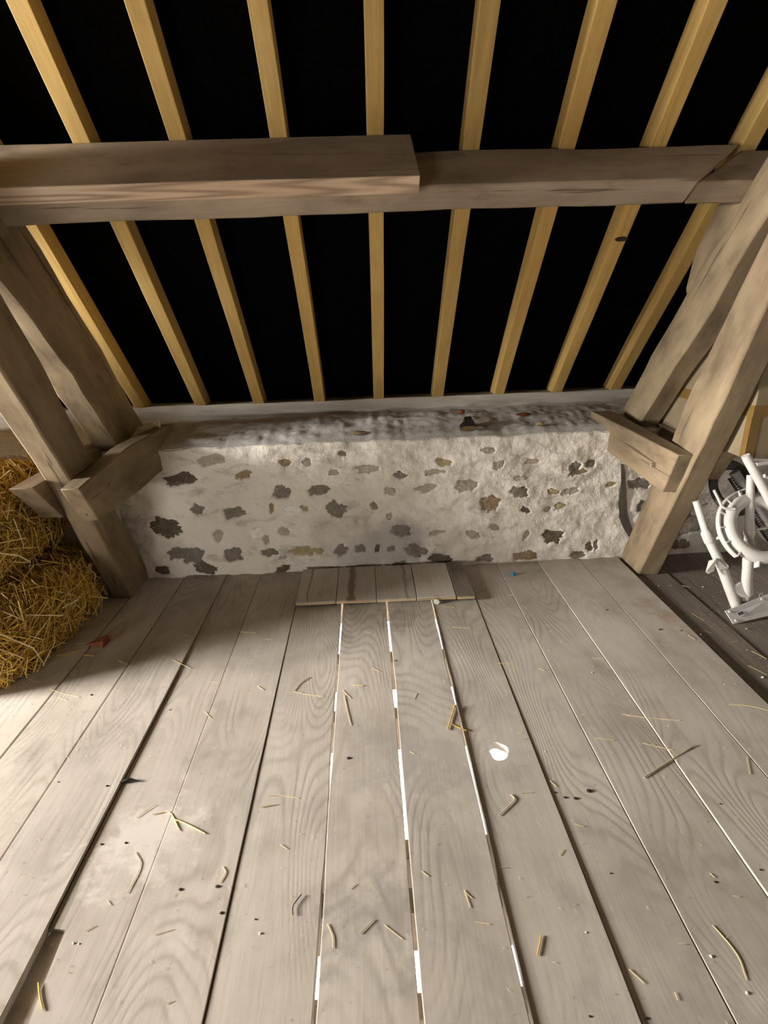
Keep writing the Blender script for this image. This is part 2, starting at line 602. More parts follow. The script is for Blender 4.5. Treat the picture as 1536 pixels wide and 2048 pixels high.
def cut(o, cutter_verts, cutter_faces):
    """cut a closed shape out of a mesh for good"""
    me = bpy.data.meshes.new('cutter')
    me.from_pydata([tuple(v) for v in cutter_verts], [], cutter_faces)
    bm = bmesh.new()
    bm.from_mesh(me)
    bmesh.ops.recalc_face_normals(bm, faces=bm.faces)
    bm.to_mesh(me)
    bm.free()
    c = bpy.data.objects.new('cutter', me)
    COL.objects.link(c)
    md = o.modifiers.new('cut', 'BOOLEAN')
    md.object = c
    md.operation = 'DIFFERENCE'
    md.solver = 'EXACT'
    bpy.context.view_layer.update()
    dg = bpy.context.evaluated_depsgraph_get()
    nm = bpy.data.meshes.new_from_object(o.evaluated_get(dg))
    old = o.data
    o.modifiers.clear()
    o.data = nm
    nm.name = old.name
    bpy.data.objects.remove(c)
    bpy.data.meshes.remove(old)
    nm.polygons.foreach_set('use_smooth', [False]*len(nm.polygons))


# ------------------------------------------------------------------ floor
floor = tagit(empty('floor', (0, 0, 0)), 'worn grey wide plank loft floor with open joints', None, None, 'structure')
YF, YN = 3.27, -3.2
T = 0.032


def edge_noise(x, y):
    return noise.noise(Vector((x*7.3, y*1.1, 3.1)))*0.0035 + noise.noise(Vector((x*11.3, y*6.0, 9.1)))*0.0012


def gapw(name, y):
    """half the open joint at depth y"""
    if name == 's5':
        g = 0.0048
        if 1.15 < y < 1.58:
            g = 0.0015
        return g + 0.002*noise.noise(Vector((1, y*9, 0)))
    if name == 's6':
        return 0.0048 + 0.0018*noise.noise(Vector((2, y*9, 0))) + (0.003 if abs(y-2.02) < 0.05 else 0)
    if name == 's7':
        return 0.0054 + 0.0018*noise.noise(Vector((3, y*9, 0))) + (0.003 if abs(y-2.04) < 0.05 else 0)
    if name in ('s0', 's1'):
        return 0.0055 + 0.0015*noise.noise(Vector((4, y*4, 0)))
    if name == 's2':
        return 0.0022
    return 0.0015


SEAM = {'m3': -2.33, 'm2': -2.05, 'm1': -1.77, 's0': -1.485, 's1': -1.217, 's2': -0.952, 's3': -0.726, 's4': -0.458, 's5': -0.190,
        's6': 0.069, 's7': 0.328, 's8': 0.586, 's9': 0.807, 's10': 1.08, 's11': 1.358, 's12': 1.617}
order = ['m3', 'm2', 'm1', 's0', 's1', 's2', 's3', 's4', 's5', 's6', 's7', 's8', 's9', 's10', 's11', 's12']
tops = {'m3': 0, 'm2': 0.002, 'm1': -0.001, 's0': 0.002, 's1': 0.009, 's2': 0.0, 's3': 0.003, 's4': 0.0, 's5': 0.003, 's6': 0.009, 's7': 0.0,
        's8': -0.003, 's9': 0.0, 's10': 0.002, 's11': 0.002}
slope = {'s8': 0.003, 's9': 0.005, 's10': 0.0}
YS = [YN + (YF-YN)*i/70 for i in range(71)]
planks = {}


def plank(a, b, xa, xb, y0, y1, mat='floor', top=0.0, n=70, ga=None, gb=None, tilt=0.0):
    secs = []
    for i in range(n+1):
        y = y0+(y1-y0)*i/n
        x0 = xa + edge_noise(xa, y) + (gapw(ga, y) if ga else 0.001)
        x1 = xb + edge_noise(xb, y) - (gapw(gb, y) if gb else 0.001)
        z = top + 0.0018*noise.noise(Vector((xa*3, y*0.9, 0))) - tilt*max(0, 2.2-y)
        secs.append([(x0, y, z-T), (x1, y, z-T), (x1, y, z), (x0, y, z)])
    return timber('plank', secs, mat, floor, 2, 1, 0.0, bevel=0.0020)


for a, b in zip(order, order[1:]):
    planks[a] = plank(a, b, SEAM[a], SEAM[b], YN, YF, 'floor', tops[a], 70, a, b, slope.get(a, 0.0))
# the dirtier, slightly lower boards along the right
dk = [1.617, 1.845, 2.11, 2.38, 2.65, 2.92, 3.2, 3.5, 3.8, 4.1, 4.4]
for i, (xa, xb) in enumerate(zip(dk, dk[1:])):
    plank('d', 'd', xa, xb, YN, 3.45, 'floor_dark', -0.028 if i else -0.022, 40)
for i in range(15):
    xa = -2.33-0.28*(i+1)
    plank('d', 'd', xa, xa+0.28, YN, YF, 'floor', 0.0, 20)
# knot hole
cx, cy = 0.447, 1.637
cv, cf = [], []
N = 28
for zz in (-0.08, 0.05):
    for k in range(N):
        t = 2*math.pi*k/N
        r = 1 + 0.07*math.sin(3*t+1) + 0.04*math.sin(5*t)
        cv.append((cx+0.037*r*math.cos(t), cy+0.046*r*math.sin(t)-(0.006 if zz < 0 else 0), zz))
for k in range(N):
    j = (k+1) % N
    cf.append((k, j, N+j, N+k))
cf += [tuple(range(N)), tuple(range(2*N-1, N-1, -1))]
cut(planks['s7'], cv, cf)
# a long strip has broken out of one board: a lower batten shows in it
nv = []
for zz in (-0.08, 0.05):
    nv += [(-0.99, -3.5, zz), (-0.872, -3.5, zz), (-0.882, 0.84, zz), (-0.893, 0.95, zz), (-0.903, 1.068, zz), (-0.99, 1.078, zz)]
nf = [(0, 1, 2, 3, 4, 5), (11, 10, 9, 8, 7, 6)] + [(i, (i+1) % 6, 6+(i+1) % 6, 6+i) for i in range(6)]
cut(planks['s2'], nv, nf)
box('batten', -1.0, -0.82, -2.8, 1.16, -0.058, -0.015, 'floor', floor, 20, 0.003, 0.001)
# battens under tight joints so that no light comes up there
for s, w in (('s0', 0.03), ('s1', 0.03), ('s2', 0.03), ('s3', 0.03), ('s4', 0.03), ('s8', 0.03), ('s9', 0.03), ('s10', 0.03), ('s11', 0.03), ('s12', 0.05), ('m1', 0.03), ('m2', 0.03)):
    box('joint_strip', SEAM[s]-w, SEAM[s]+w, (1.18 if s == 's2' else YN), YF, -0.062, -0.040, 'floor_dark', floor, 1)
# joists
for y0, y1 in ((2.98, 3.08), (2.325, 2.415), (1.915, 1.985), (1.27, 1.34), (1.10, 1.175), (0.84, 0.90), (0.40, 0.50), (-0.2, -0.1), (-0.9, -0.8)):
    box('joist', -6.6, 4.5, y0, y1, -0.24, -0.066, 'beam', floor, 12, 0.004, 0.003, axis='x')
tagit(mk('ground', [(-7, -4, -2.4), (6, -4, -2.4), (6, 14, -2.4), (-7, 14, -2.4)], [(0, 1, 2, 3)], 'ground'), 'pale ground of the room below seen through the floor joints', None, None, 'structure')

# ------------------------------------------------------------------ back wall
WY, WT = 3.25, 0.85
wall = tagit(empty('wall_back', (0, WY, 0)), 'low whitewashed rubble stone wall under the eaves', None, None, 'structure')


def wall_y(x, z):
    y = WY + 0.015*noise.noise(Vector((x*4.5, z*7.5, 1.0))) + 0.014*noise.noise(Vector((x*9, z*16, 5.0))) + 0.0035*noise.noise(Vector((x*30, z*40, 2.0)))
    # unpainted stretch to the right lies a little deeper
    if x > 1.78:
        y += min(0.07, (x-1.78)*0.4)
    return y


def wall_top(x):
    t = WT + 0.012*noise.noise(Vector((x*5, 0.3, 0))) + 0.006*noise.noise(Vector((x*19, 0.7, 0)))
    if -1.34 < x < -1.10:
        t -= 0.018*(0.5+0.5*noise.noise(Vector((x*12, 4, 0))))
    return t


ST = [
    # photo px, size px, kind, tilt
    (421, 921, 56, 17, 'st_pale', 0.12), (362, 958, 62, 24, 'st_dark', 0.1), (486, 951, 32, 15, 'st_tan', 0.25), (331, 1056, 62, 46, 'st_dark', -0.15),
    (394, 1020, 22, 20, 'st_grey', -0.5), (468, 1026, 40, 22, 'st_grey', 0.1), (563, 986, 36, 24, 'st_grey', 0.1), (571, 925, 24, 11, 'st_tan', -0.1),
    (614, 925, 16, 14, 'st_pale', 0.4), (684, 908, 17, 10, 'st_grey', -0.2), (543, 1017, 9, 20, 'st_tan', -0.2), (586, 1022, 36, 20, 'st_white', -0.15),
    (608, 1016, 18, 10, 'st_yellow', -0.4), (515, 1066, 30, 19, 'st_white', 0.2), (532, 1080, 12, 16, 'st_pale', 0), (567, 1064, 22, 16, 'st_pale', -0.4),
    (435, 1072, 18, 22, 'st_pale', -0.5), (354, 1108, 34, 24, 'st_grey', 0.2), (385, 1113, 42, 30, 'st_grey', 0.2), (467, 1110, 36, 28, 'st_grey', -0.3),
    (411, 1136, 44, 22, 'st_dark', -0.3), (323, 1142, 28, 18, 'st_dark', -0.1), (541, 1105, 32, 18, 'st_grey', 0.1), (603, 1103, 42, 20, 'st_yellow', 0.1), (636, 1102, 22, 12, 'st_yellow', -0.2),
    (566, 1139, 30, 12, 'st_dark', 0.3), (566, 1117, 14, 7, 'st_pale', 0), (638, 981, 42, 18, 'st_grey', 0.05), (672, 1019, 40, 30, 'st_grey', -0.3),
    (748, 1013, 13, 13, 'st_tan', 0.5), (668, 945, 18, 10, 'st_pale', 0), (735, 938, 40, 14, 'st_pale', 0), (802, 951, 24, 13, 'st_grey', -0.4), (781, 982, 22, 12, 'st_pale', -0.2),
    (802, 1061, 36, 26, 'st_grey', -0.3), (779, 1033, 10, 11, 'st_pale', 0), (681, 1101, 25, 19, 'st_grey', 0.5), (720, 1098, 20, 16, 'st_grey', -0.3), (755, 1098, 9, 16, 'st_dark', -0.3),
    (782, 1098, 14, 11, 'st_grey', 0.3), (832, 1102, 42, 22, 'st_grey', -0.35), (880, 1118, 46, 18, 'st_dark', -0.15), (798, 1128, 28, 11, 'st_grey', 0.1),
    (888, 926, 30, 12, 'st_yellow', -0.2), (870, 944, 40, 10, 'st_pale', 0.1), (855, 978, 38, 17, 'st_pale', 0.15), (933, 971, 40, 22, 'st_pale', 0), (981, 1007, 36, 30, 'st_tan', 0),
    (979, 900, 24, 10, 'st_pale', -0.05), (998, 930, 22, 14, 'st_pale', 0.5), (1066, 924, 26, 8, 'st_pale', 0), (1040, 983, 32, 20, 'st_grey', -0.2), (1042, 956, 28, 9, 'st_pale', 0),
    (1051, 1020, 20, 9, 'st_dark', -0.35), (1108, 984, 22, 11, 'st_yellow', 0), (1140, 984, 34, 12, 'st_pale', 0.15), (1150, 934, 22, 18, 'st_grey', 0.1), (1181, 928, 20, 16, 'st_grey', 0.1), (1158, 944, 36, 8, 'st_tan', 0.15),
    (1121, 1013, 20, 12, 'st_yellow', 0.2), (1096, 1018, 14, 9, 'st_pale', 0.2), (1106, 1074, 40, 24, 'st_dark', 0.05), (1051, 1112, 52, 18, 'st_tan', 0.03), (990, 1056, 22, 12, 'st_pale', -0.4),
    (948, 1071, 28, 16, 'st_pale', -0.3), (970, 1118, 34, 13, 'st_grey', 0), (876, 1066, 36, 9, 'st_pale', 0.2), (1155, 1110, 30, 14, 'st_grey', 0), (1179, 1094, 14, 18, 'st_dark', 0.3), (1192, 1090, 8, 20, 'st_grey', 0),
    (1222, 970, 18, 12, 'st_yellow', 0.1), (1053, 1070, 10, 20, 'st_pale', -0.5), (1280, 968, 44, 22, 'st_grey', 0), (1290, 1015, 30, 24, 'st_grey', 0),
    (1390, 1060, 50, 40, 'st_grey', 0.2), (1425, 1095, 46, 26, 'st_pale', 0), (1372, 1098, 34, 20, 'st_dark', 0), (1470, 1030, 46, 34, 'st_grey', 0), (1440, 985, 40, 30, 'st_pale', 0), (1500, 1085, 40, 24, 'st_pale', 0),
]


def outline(t, seed):
    c_, s_ = math.cos(t), math.sin(t)
    w = 1 + 0.42*noise.noise(Vector((c_*1.5+seed*3.1, s_*1.5, seed))) + 0.30*noise.noise(Vector((c_*4+seed, s_*4, seed*2.0)))
    return w*(abs(c_)**2.6+abs(s_)**2.6)**(-1/2.6)


STONES = []
for i, (px, py, w, h, mt, rt) in enumerate(ST):
    c = onY(px, py, WY)
    k = (c-CAMP).dot(_f)/FPX
    STONES.append((c.x, c.z, w*1.06*k/2, h*1.06*k/2, rt, i+1, mt))


def bare(x, z):
    """1 where the plaster has fallen off a stone, ragged at the rim"""
    best = 0.0
    for (cx_, cz_, a, b, rt, sd, mt) in STONES:
        if mt == 'st_white' or abs(x-cx_) > a*1.9+0.01 or abs(z-cz_) > (a+b)*1.4+0.01:
            continue
        dx, dz = x-cx_, z-cz_
        u, v = (dx*math.cos(rt)+dz*math.sin(rt))/a, (-dx*math.sin(rt)+dz*math.cos(rt))/b
        r = math.hypot(u, v)
        if r < 2.0:
            f = (outline(math.atan2(v, u), sd) - r)/0.16
            best = max(best, min(1.0, f))
    return best


xs = [-6.7+0.1*i for i in range(50)] + [-1.78+0.0075*i for i in range(521)] + [2.14+0.1*i for i in range(24)]
NZ = 122
verts, faces = [], []
for x in xs:
    tp = wall_top(x)
    for k in range(NZ+1):
        z = -0.08 + (tp+0.08)*k/NZ
        y = wall_y(x, z)
        if -1.8 < x < 2.2:
            y += 0.022*bare(x, z)
        if k == NZ:
            y += 0.012
        verts.append((x, y, z))
for i in range(len(xs)-1):
    for k in range(NZ):
        a = i*(NZ+1)+k
        faces.append((a, a+NZ+1, a+NZ+2, a+1))
mk('plaster', verts, faces, 'plaster', wall, None, True, 60)
# broad mortared top of the wall
verts, faces = [], []
xl = [-6.7+0.1*i for i in range(50)] + [-1.78+0.016*i for i in range(226)] + [1.90+0.1*i for i in range(26)]
NY = 30
for x in xl:
    for k in range(NY+1):
        t = k/NY
        y = WY+0.008 + 0.57*t
        z = wall_top(x) + 0.010*min(1, t*12) + 0.062*max(0.0, min(1.0, (y-3.26)/0.30))
        lump = 0.012*noise.noise(Vector((x*5, y*8, 0)))+0.014*abs(noise.noise(Vector((x*17, y*17, 3))))+0.005*noise.noise(Vector((x*41, y*41, 6)))
        z += lump*min(1, t*8)
        verts.append((x, y, z))
for i in range(len(xl)-1):
    for k in range(NY):
        a = i*(NY+1)+k
        faces.append((a, a+NY+1, a+NY+2, a+1))
mk('ledge', verts, faces, 'mortar', wall, None, True, 80)
s = []
for i in range(60):
    x = -6.7+11.1*i/59
    s.append([(x, PY, 0.80), (x, PY, PZ), (x, PY+0.22, PZ), (x, PY+0.22, 0.80)])
timber('wall_plate', s, 'wallplate', wall, 2, 2, 0.006, 2.5, 0.006, (0, 1, 0))


def stone(cx_, cz_, a, b, rot, seed, mat):
    n = 32
    white = mat == 'st_white'
    rings = [(1.0, -0.3), (0.93, 0.45), (0.72, 0.85), (0.38, 1.0)] if white else [(1.18, -0.6), (1.0, 0.1), (0.7, 0.7), (0.36, 1.0)]
    verts, faces = [], []
    ca, sa = math.cos(rot), math.sin(rot)
    for (rr, hgt) in rings:
        for i in range(n):
            t = 2*math.pi*i/n
            q = outline(t, seed)*rr
            u, v = a*q*math.cos(t), b*q*math.sin(t)
            x, z = cx_+u*ca-v*sa, cz_+u*sa+v*ca
            d = (-0.007*hgt) if white else (0.010 - 0.005*hgt)
            d += 0.004*noise.noise(Vector((x*38, z*38, seed)))*(hgt > 0)
            verts.append((x, wall_y(x, z)+d, z))
    for r in range(len(rings)-1):
        for i in range(n):
            j = (i+1) % n
            faces.append((r*n+i, r*n+j, (r+1)*n+j, (r+1)*n+i))
    verts.append((cx_, wall_y(cx_, cz_)+(-0.007 if white else 0.006), cz_))
    q = len(verts)-1
    for i in range(n):
        faces.append(((len(rings)-1)*n+i, (len(rings)-1)*n+(i+1) % n, q))
    return mk('stone', verts, faces, mat, wall, None, True, 50)


for st_ in STONES:
    stone(*st_)
# dark lath caught in the cleft of the plaster beside the right truss
lc = [((1243, 928), 3), ((1245, 945), 6), ((1245, 975), 10), ((1243, 1005), 15), ((1246, 1035), 16), ((1254, 1058), 14), ((1264, 1078), 8)]
secs = []
for (px, py), w_ in lc:
    a_, b_ = onY(px-w_/2, py, WY), onY(px+w_/2, py, WY)
    ya = min(wall_y(a_.x, a_.z), wall_y(b_.x, b_.z))
    secs.append([(a_.x, ya-0.012, a_.z), (b_.x, ya-0.014, b_.z), (b_.x, ya+0.03, b_.z), (a_.x, ya+0.03, a_.z)])
timber('lath', secs, 'dark_lath', wall, 1, 1, 0.002, 20, 0.0)

# gable and front walls, mostly outside the picture, the left gable with its opening
wl = tagit(empty('wall_left', (-6.7, 0, 0)), 'rough stone gable wall with a small unglazed opening', None, None, 'structure')
for y0, y1, z0, z1 in ((-3.9, 0.35, -0.2, 5.6), (2.15, 4.1, -0.2, 5.6), (0.35, 2.15, -0.2, 1.1), (0.35, 2.15, 2.8, 5.6)):
    box('masonry', -7.0, -6.7, y0, y1, z0, z1, 'gable', wl, 1)
wr = tagit(empty('wall_right', (4.6, 0, 0)), 'rough stone gable wall beyond the right truss', None, None, 'structure')
box('masonry', 4.6, 4.9, -3.9, 4.1, -0.2, 5.6, 'gable', wr, 1)
wf = tagit(empty('wall_front', (0, -3.4, 0)), 'low stone wall behind with a loft door opening', None, None, 'structure')
for x0, x1, z0, z1 in ((-6.7, -4.6, -0.2, 2.6), (-2.6, 4.6, -0.2, 2.6), (-4.6, -2.6, -0.2, 0.3)):
    box('masonry', x0, x1, -3.7, -3.3, z0, z1, 'gable', wf, 1)

# ------------------------------------------------------------------ roof
ceil = tagit(empty('ceiling', (0, 3, 2)), 'sloping roof of yellow rafters under black felt', None, None, 'structure')
RD = 0.105


def roofpt(x, s, off):
    """s metres up the slope from the wall plate, off towards the room"""
    return Vector((x, PY, PZ)) - DN*s + NIN*off


SL = 4.95
a, b = roofpt(0, -0.25, -RD-0.004), roofpt(0, SL, -RD-0.004)
verts, faces = [], []
for i in range(45):
    x = -6.7+11.3*i/44
    for k in range(25):
        t = k/24
        p = lerp(a, b, t)
        sag = -0.012*noise.noise(Vector((x*2, t*9, 0)))
        verts.append((x, p.y, p.z+abs(sag)))
for i in range(44):
    for k in range(24):
        q = i*25+k
        faces.append((q, q+25, q+26, q+1))
mk('underlay', verts, faces, 'felt', ceil)
# far slope of the same roof, behind the camera
mk('underlay', [(-6.7, b.y, b.z), (4.6, b.y, b.z), (4.6, b.y-3.6, b.z-4.1), (-6.7, b.y-3.6, b.z-4.1)], [(0, 1, 2, 3)], 'felt', ceil)
RX = []
for pts in ([(30, 0), (160, 275), (235, 445), (400, 805)], [(270, 0), (350, 275), (410, 445), (515, 805)], [(520, 0), (550, 275), (585, 445), (640, 805)], [(745, 0), (750, 275), (752, 445), (760, 795)],
            [(980, 0), (945, 275), (920, 430), (880, 790)], [(1215, 0), (1140, 275), (1100, 420), (1000, 785)], [(1440, 0), (1325, 275), (1265, 415), (1115, 780)]):
    RX.append(sum(onroof(*p).x for p in pts)/len(pts))
RX += [RX[0]-0.41*k for k in range(1, 13)] + [RX[6]+0.41*k for k in range(1, 8)]
for i, x in enumerate(sorted(RX)):
    w = 0.036 + 0.003*noise.noise(Vector((i*3.3, 0, 0)))
    s = []
    for k in range(26):
        t = -0.12 + (SL+0.1)*k/25
        dx = 0.004*noise.noise(Vector((x*9, t*1.3, 0)))
        s.append([roofpt(x-w+dx, t, -RD), roofpt(x+w+dx, t, -RD), roofpt(x+w+dx, t, 0.0), roofpt(x-w+dx, t, 0.0)])
    timber('rafter', s, 'rafter', ceil, 1, 1, 0.0012, 6.0, 0.0025, (1, 0, 0), i)


kp = onroof(1243, 478)
kv = []
for k in range(12):
    t = 2*math.pi*k/12
    kv.append(kp + Vector((1, 0, 0))*0.034*math.cos(t) + DN*0.014*math.sin(t) + NIN*0.0015)
mk('knot', kv+[v-NIN*0.01 for v in kv], [tuple(range(12)), tuple(range(23, 11, -1))]+[(k, (k+1) % 12, 12+(k+1) % 12, 12+k) for k in range(12)], 'dark_bit', ceil)

# ------------------------------------------------------------------ purlins
def solve(fn, target, lo, hi):
    best = None
    for i in range(601):
        v = lo+(hi-lo)*i/600
        e = abs(fn(v)-target)
        if best is None or e < best[0]:
            best = (e, v)
    return best[1]


def projy(p):
    q = Vector(p)-CAMP
    return 1024 - FPX*q.dot(_u2)/q.dot(_f)


def section(x, ys):
    p1 = onroof(x, ys[0])
    D = solve(lambda d: projy(p1+NIN*d), ys[1], 0.0, 0.5)
    p2 = p1+NIN*D
    W = solve(lambda w: projy(p2+DN*w), ys[2], 0.0, 0.4)
    return (p1-Vector((p1.x, PY, PZ))).dot(DN), D, W


S_OLD, D_OLD, W_OLD = section(1000, (300, 370, 421))
S_NEW, D_NEW, W_NEW = section(600, (274, 359, 396))


def psec(x, s, D, W, dx=(0, 0, 0, 0), top=0.0):
    o = Vector((0, PY, PZ))
    pts = [o+DN*s+NIN*top, o+DN*s+NIN*D, o+DN*(s+W)+NIN*D, o+DN*(s+W)+NIN*top]
    return [Vector((x+d, p.y, p.z)) for p, d in zip(pts, dx)]


xe = onroof(1460, 290).x
cuts = (0.05, -0.22, -0.24, -0.02)
secs = []
for i in range(61):
    x = -6.65+(xe+6.65)*i/60
    k = max(0.0, (i-51)/9)
    secs.append(psec(x, S_OLD, D_OLD, W_OLD, tuple(c*k for c in cuts), 0.0))
o = timber('purlin', secs, 'beam', None, 3, 3, 0.010, 1.7, 0.010, (0, 1, 0), 2.0)
tagit(o, 'long old brown purlin beam spanning the bay under the rafters with a slant cut end', 'beam')
secs = []
for i in range(41):
    x = xe+0.012+(4.55-xe-0.012)*i/40
    k = max(0.0, 1-i/6)
    secs.append(psec(x, S_OLD+0.025, D_OLD-0.025, W_OLD-0.01, tuple(c*k for c in cuts), 0.0))
o = timber('purlin', secs, 'beam', None, 3, 3, 0.008, 1.7, 0.010, (0, 1, 0), 5.0)
tagit(o, 'short grey-brown purlin end scarfed on beside the right truss', 'beam')
xn = onroof(823, 330).x
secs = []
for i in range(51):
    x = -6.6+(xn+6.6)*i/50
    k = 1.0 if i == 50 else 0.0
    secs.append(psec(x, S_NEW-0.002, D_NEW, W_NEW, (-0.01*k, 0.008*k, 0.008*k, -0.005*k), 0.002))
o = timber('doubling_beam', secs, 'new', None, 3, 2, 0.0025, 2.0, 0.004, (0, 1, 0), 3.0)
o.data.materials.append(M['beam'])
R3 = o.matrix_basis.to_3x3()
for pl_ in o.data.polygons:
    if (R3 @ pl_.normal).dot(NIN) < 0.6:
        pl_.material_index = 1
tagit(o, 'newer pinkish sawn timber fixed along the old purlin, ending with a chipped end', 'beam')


# ------------------------------------------------------------------ trusses
def side_timber(name, front, back, x0, x1, parent, n=26, amp=0.012, seed=0.0, mat='truss', bevel=0.010):
    fr = resample([(0, p[0], p[1]) for p in front], n)
    bk = resample([(0, p[0], p[1]) for p in back], n)
    secs = []
    for a, b in zip(fr, bk):
        secs.append([(x0, a.y, a.z), (x1, a.y, a.z), (x1, b.y, b.z), (x0, b.y, b.z)])
    return timber(name, secs, mat, parent, 3, 3, amp, 2.6, bevel, (1, 0, 0), seed)


def tie(name, secs, parent, seed, mat='truss'):
    """secs: list of (xl, xr, y, z_top, z_bottom)"""
    out = []
    for (xl, xr, yt, zt, yb, zb) in secs:
        out.append([(xl, yb, zb), (xr, yb, zb), (xr, yt, zt), (xl, yt, zt)])
    S = []
    for k in range(4):
        S.append(resample([q[k] for q in out], 14))
    return timber(name, [[S[k][i] for k in range(4)] for i in range(14)], mat, parent, 2, 3, 0.004, 4.0, 0.006, (1, 0, 0), seed)


def peg(px, py, X, parent, sgn):
    p = onX(px, py, X)
    tube('peg', [p+Vector((-sgn*0.02, 0, 0)), p+Vector((sgn*0.006, 0, 0))], [0.013, 0.011], 'beam', parent, 9)


XR = 1.653
tr = tagit(empty('roof_truss', (XR+0.06, 3.1, 0)), 'hewn timber roof truss lit on its face, beside the cardboard box', 'truss')
side_timber('strut', [(3.038, -0.03), (2.623, 0.874), (2.493, 1.195), (2.342, 1.578), (2.10, 2.10), (1.85, 2.62)],
            [(3.285, -0.03), (2.888, 0.872), (2.771, 1.157), (2.423, 1.843), (2.22, 2.25), (2.05, 2.70)], XR, XR+0.13, tr, seed=1)
side_timber('principal_rafter', [(3.42, 0.70), (3.278, 0.876), (3.017, 1.199), (2.73, 1.538), (2.581, 1.75), (2.0, 2.42), (0.9, 3.74)],
            [(3.70, 0.72), (3.539, 0.916), (3.179, 1.351), (2.943, 1.640), (2.70, 1.92), (2.2, 2.52), (1.1, 3.84)], XR+0.004, XR+0.134, tr, n=34, seed=2)
secs = []
poly_f = [(2.95, 1.61), (2.78, 1.80), (2.62, 1.97)]
poly_b = [(2.965, 1.64), (2.93, 1.79), (2.80, 2.00)]
side_timber('cleat', poly_f, poly_b, XR-0.004, XR+0.11, tr, n=8, amp=0.006, seed=3)
nt, nb = onX(1357, 910, 1.572), onX(1324, 985, 1.572)
ft, fb = onY(1182, 822, 3.45), onY(1206, 903, WY)
dv = (fb-nb)/(fb.y-nb.y)
fb2 = nb + dv*(3.45-nb.y)
tie('tie', [(nt.x, XR+0.002, nt.y, nt.z, nb.y, nb.z), (ft.x, ft.x+0.13, ft.y, ft.z, fb2.y, fb2.z)], tr, 4)
q = onX(1436, 903, XR+0.13)
tie('tie', [(XR+0.128, XR+0.24, q.y, q.z, q.y+0.11, q.z-0.19), (XR+0.12, XR+0.24, 3.42, 0.885, 3.42, 0.71)], tr, 5)
peg(1304, 930, lerp(1.572, ft.x, 0.25)-0.002, tr, -1)

XL = -1.466
tl = tagit(empty('roof_truss', (XL-0.06, 3.1, 0)), 'shaded hewn timber roof truss standing beside the straw bales', 'truss')
side_timber('strut', [(3.022, -0.03), (2.643, 0.861), (2.329, 1.414), (2.08, 1.92), (1.80, 2.48)],
            [(3.315, -0.03), (2.896, 0.862), (2.659, 1.402), (2.456, 1.72), (2.25, 2.10), (2.02, 2.55)], XL-0.125, XL, tl, seed=7)
side_timber('principal_rafter', [(3.42, 0.66), (3.135, 1.015), (2.948, 1.249), (2.912, 1.342), (2.46, 1.80), (2.0, 2.40), (0.9, 3.74)],
            [(3.80, 0.74), (3.662, 0.923), (3.249, 1.455), (2.933, 1.808), (2.774, 2.011), (2.2, 2.55), (1.1, 3.84)], XL-0.15, XL-0.006, tl, n=34, seed=8)
raw = []
for X, tpx, bpx in ((-1.378, (157, 977), (199, 1042)), (-1.362, (206, 937), (235, 1016)), (-1.318, (256, 894), (277, 984)), (-1.252, (318, 860), (316, 948))):
    a, b = onX(*tpx, X), onX(*bpx, X)
    raw.append((X-0.088, X, a.y, a.z, b.y, b.z))
e = raw[-1]
raw.append((e[0]+0.05, e[1]+0.03, e[2]+0.20, e[3], e[4]+0.20, e[5]))
tie('tie', raw, tl, 9)
q = onX(62, 977, XL-0.13)
qb = onX(125, 1035, XL-0.13)
tie('tie', [(XL-0.235, XL-0.123, q.y, q.z, qb.y, qb.z), (XL-0.24, XL-0.12, 3.42, 0.885, 3.42, 0.70)], tl, 10)
peg(221, 972, -1.352, tl, 1)

# ------------------------------------------------------------------ short boards laid on the floor along the wall
bx = [(-0.452, -0.224), (-0.220, 0.009), (0.013, 0.240), (0.245, 0.468), (0.473, 0.576)]
lab = ['pale short floorboard with a cracked corner, beside the long dark plank', 'short floorboard with a dark brown stripe down its middle', 'short grey floorboard with a black smear at its raw front edge',
       'palest grey short floorboard, next to the narrow brown one', 'narrow brown short floorboard by the wall']
for (xa, xb), lb in zip(bx, lab):
    i = bx.index((xa, xb))
    yf = 2.785 - 0.004*i
    o = box('short_board', xa, xb, yf, 3.215, 0.0145, 0.034, 'patch' if i < 4 else 'floor_dark', None, 10, 0.002, 0.0015, 5, i)
    tagit(o, lb, 'board', 'short boards along the wall foot')
    e_ = box('sawn_edge', xa+0.003, xb-0.003, yf-0.0025, yf+0.004, 0.017, 0.032, 'raw', o, 1, 0, axis='x')


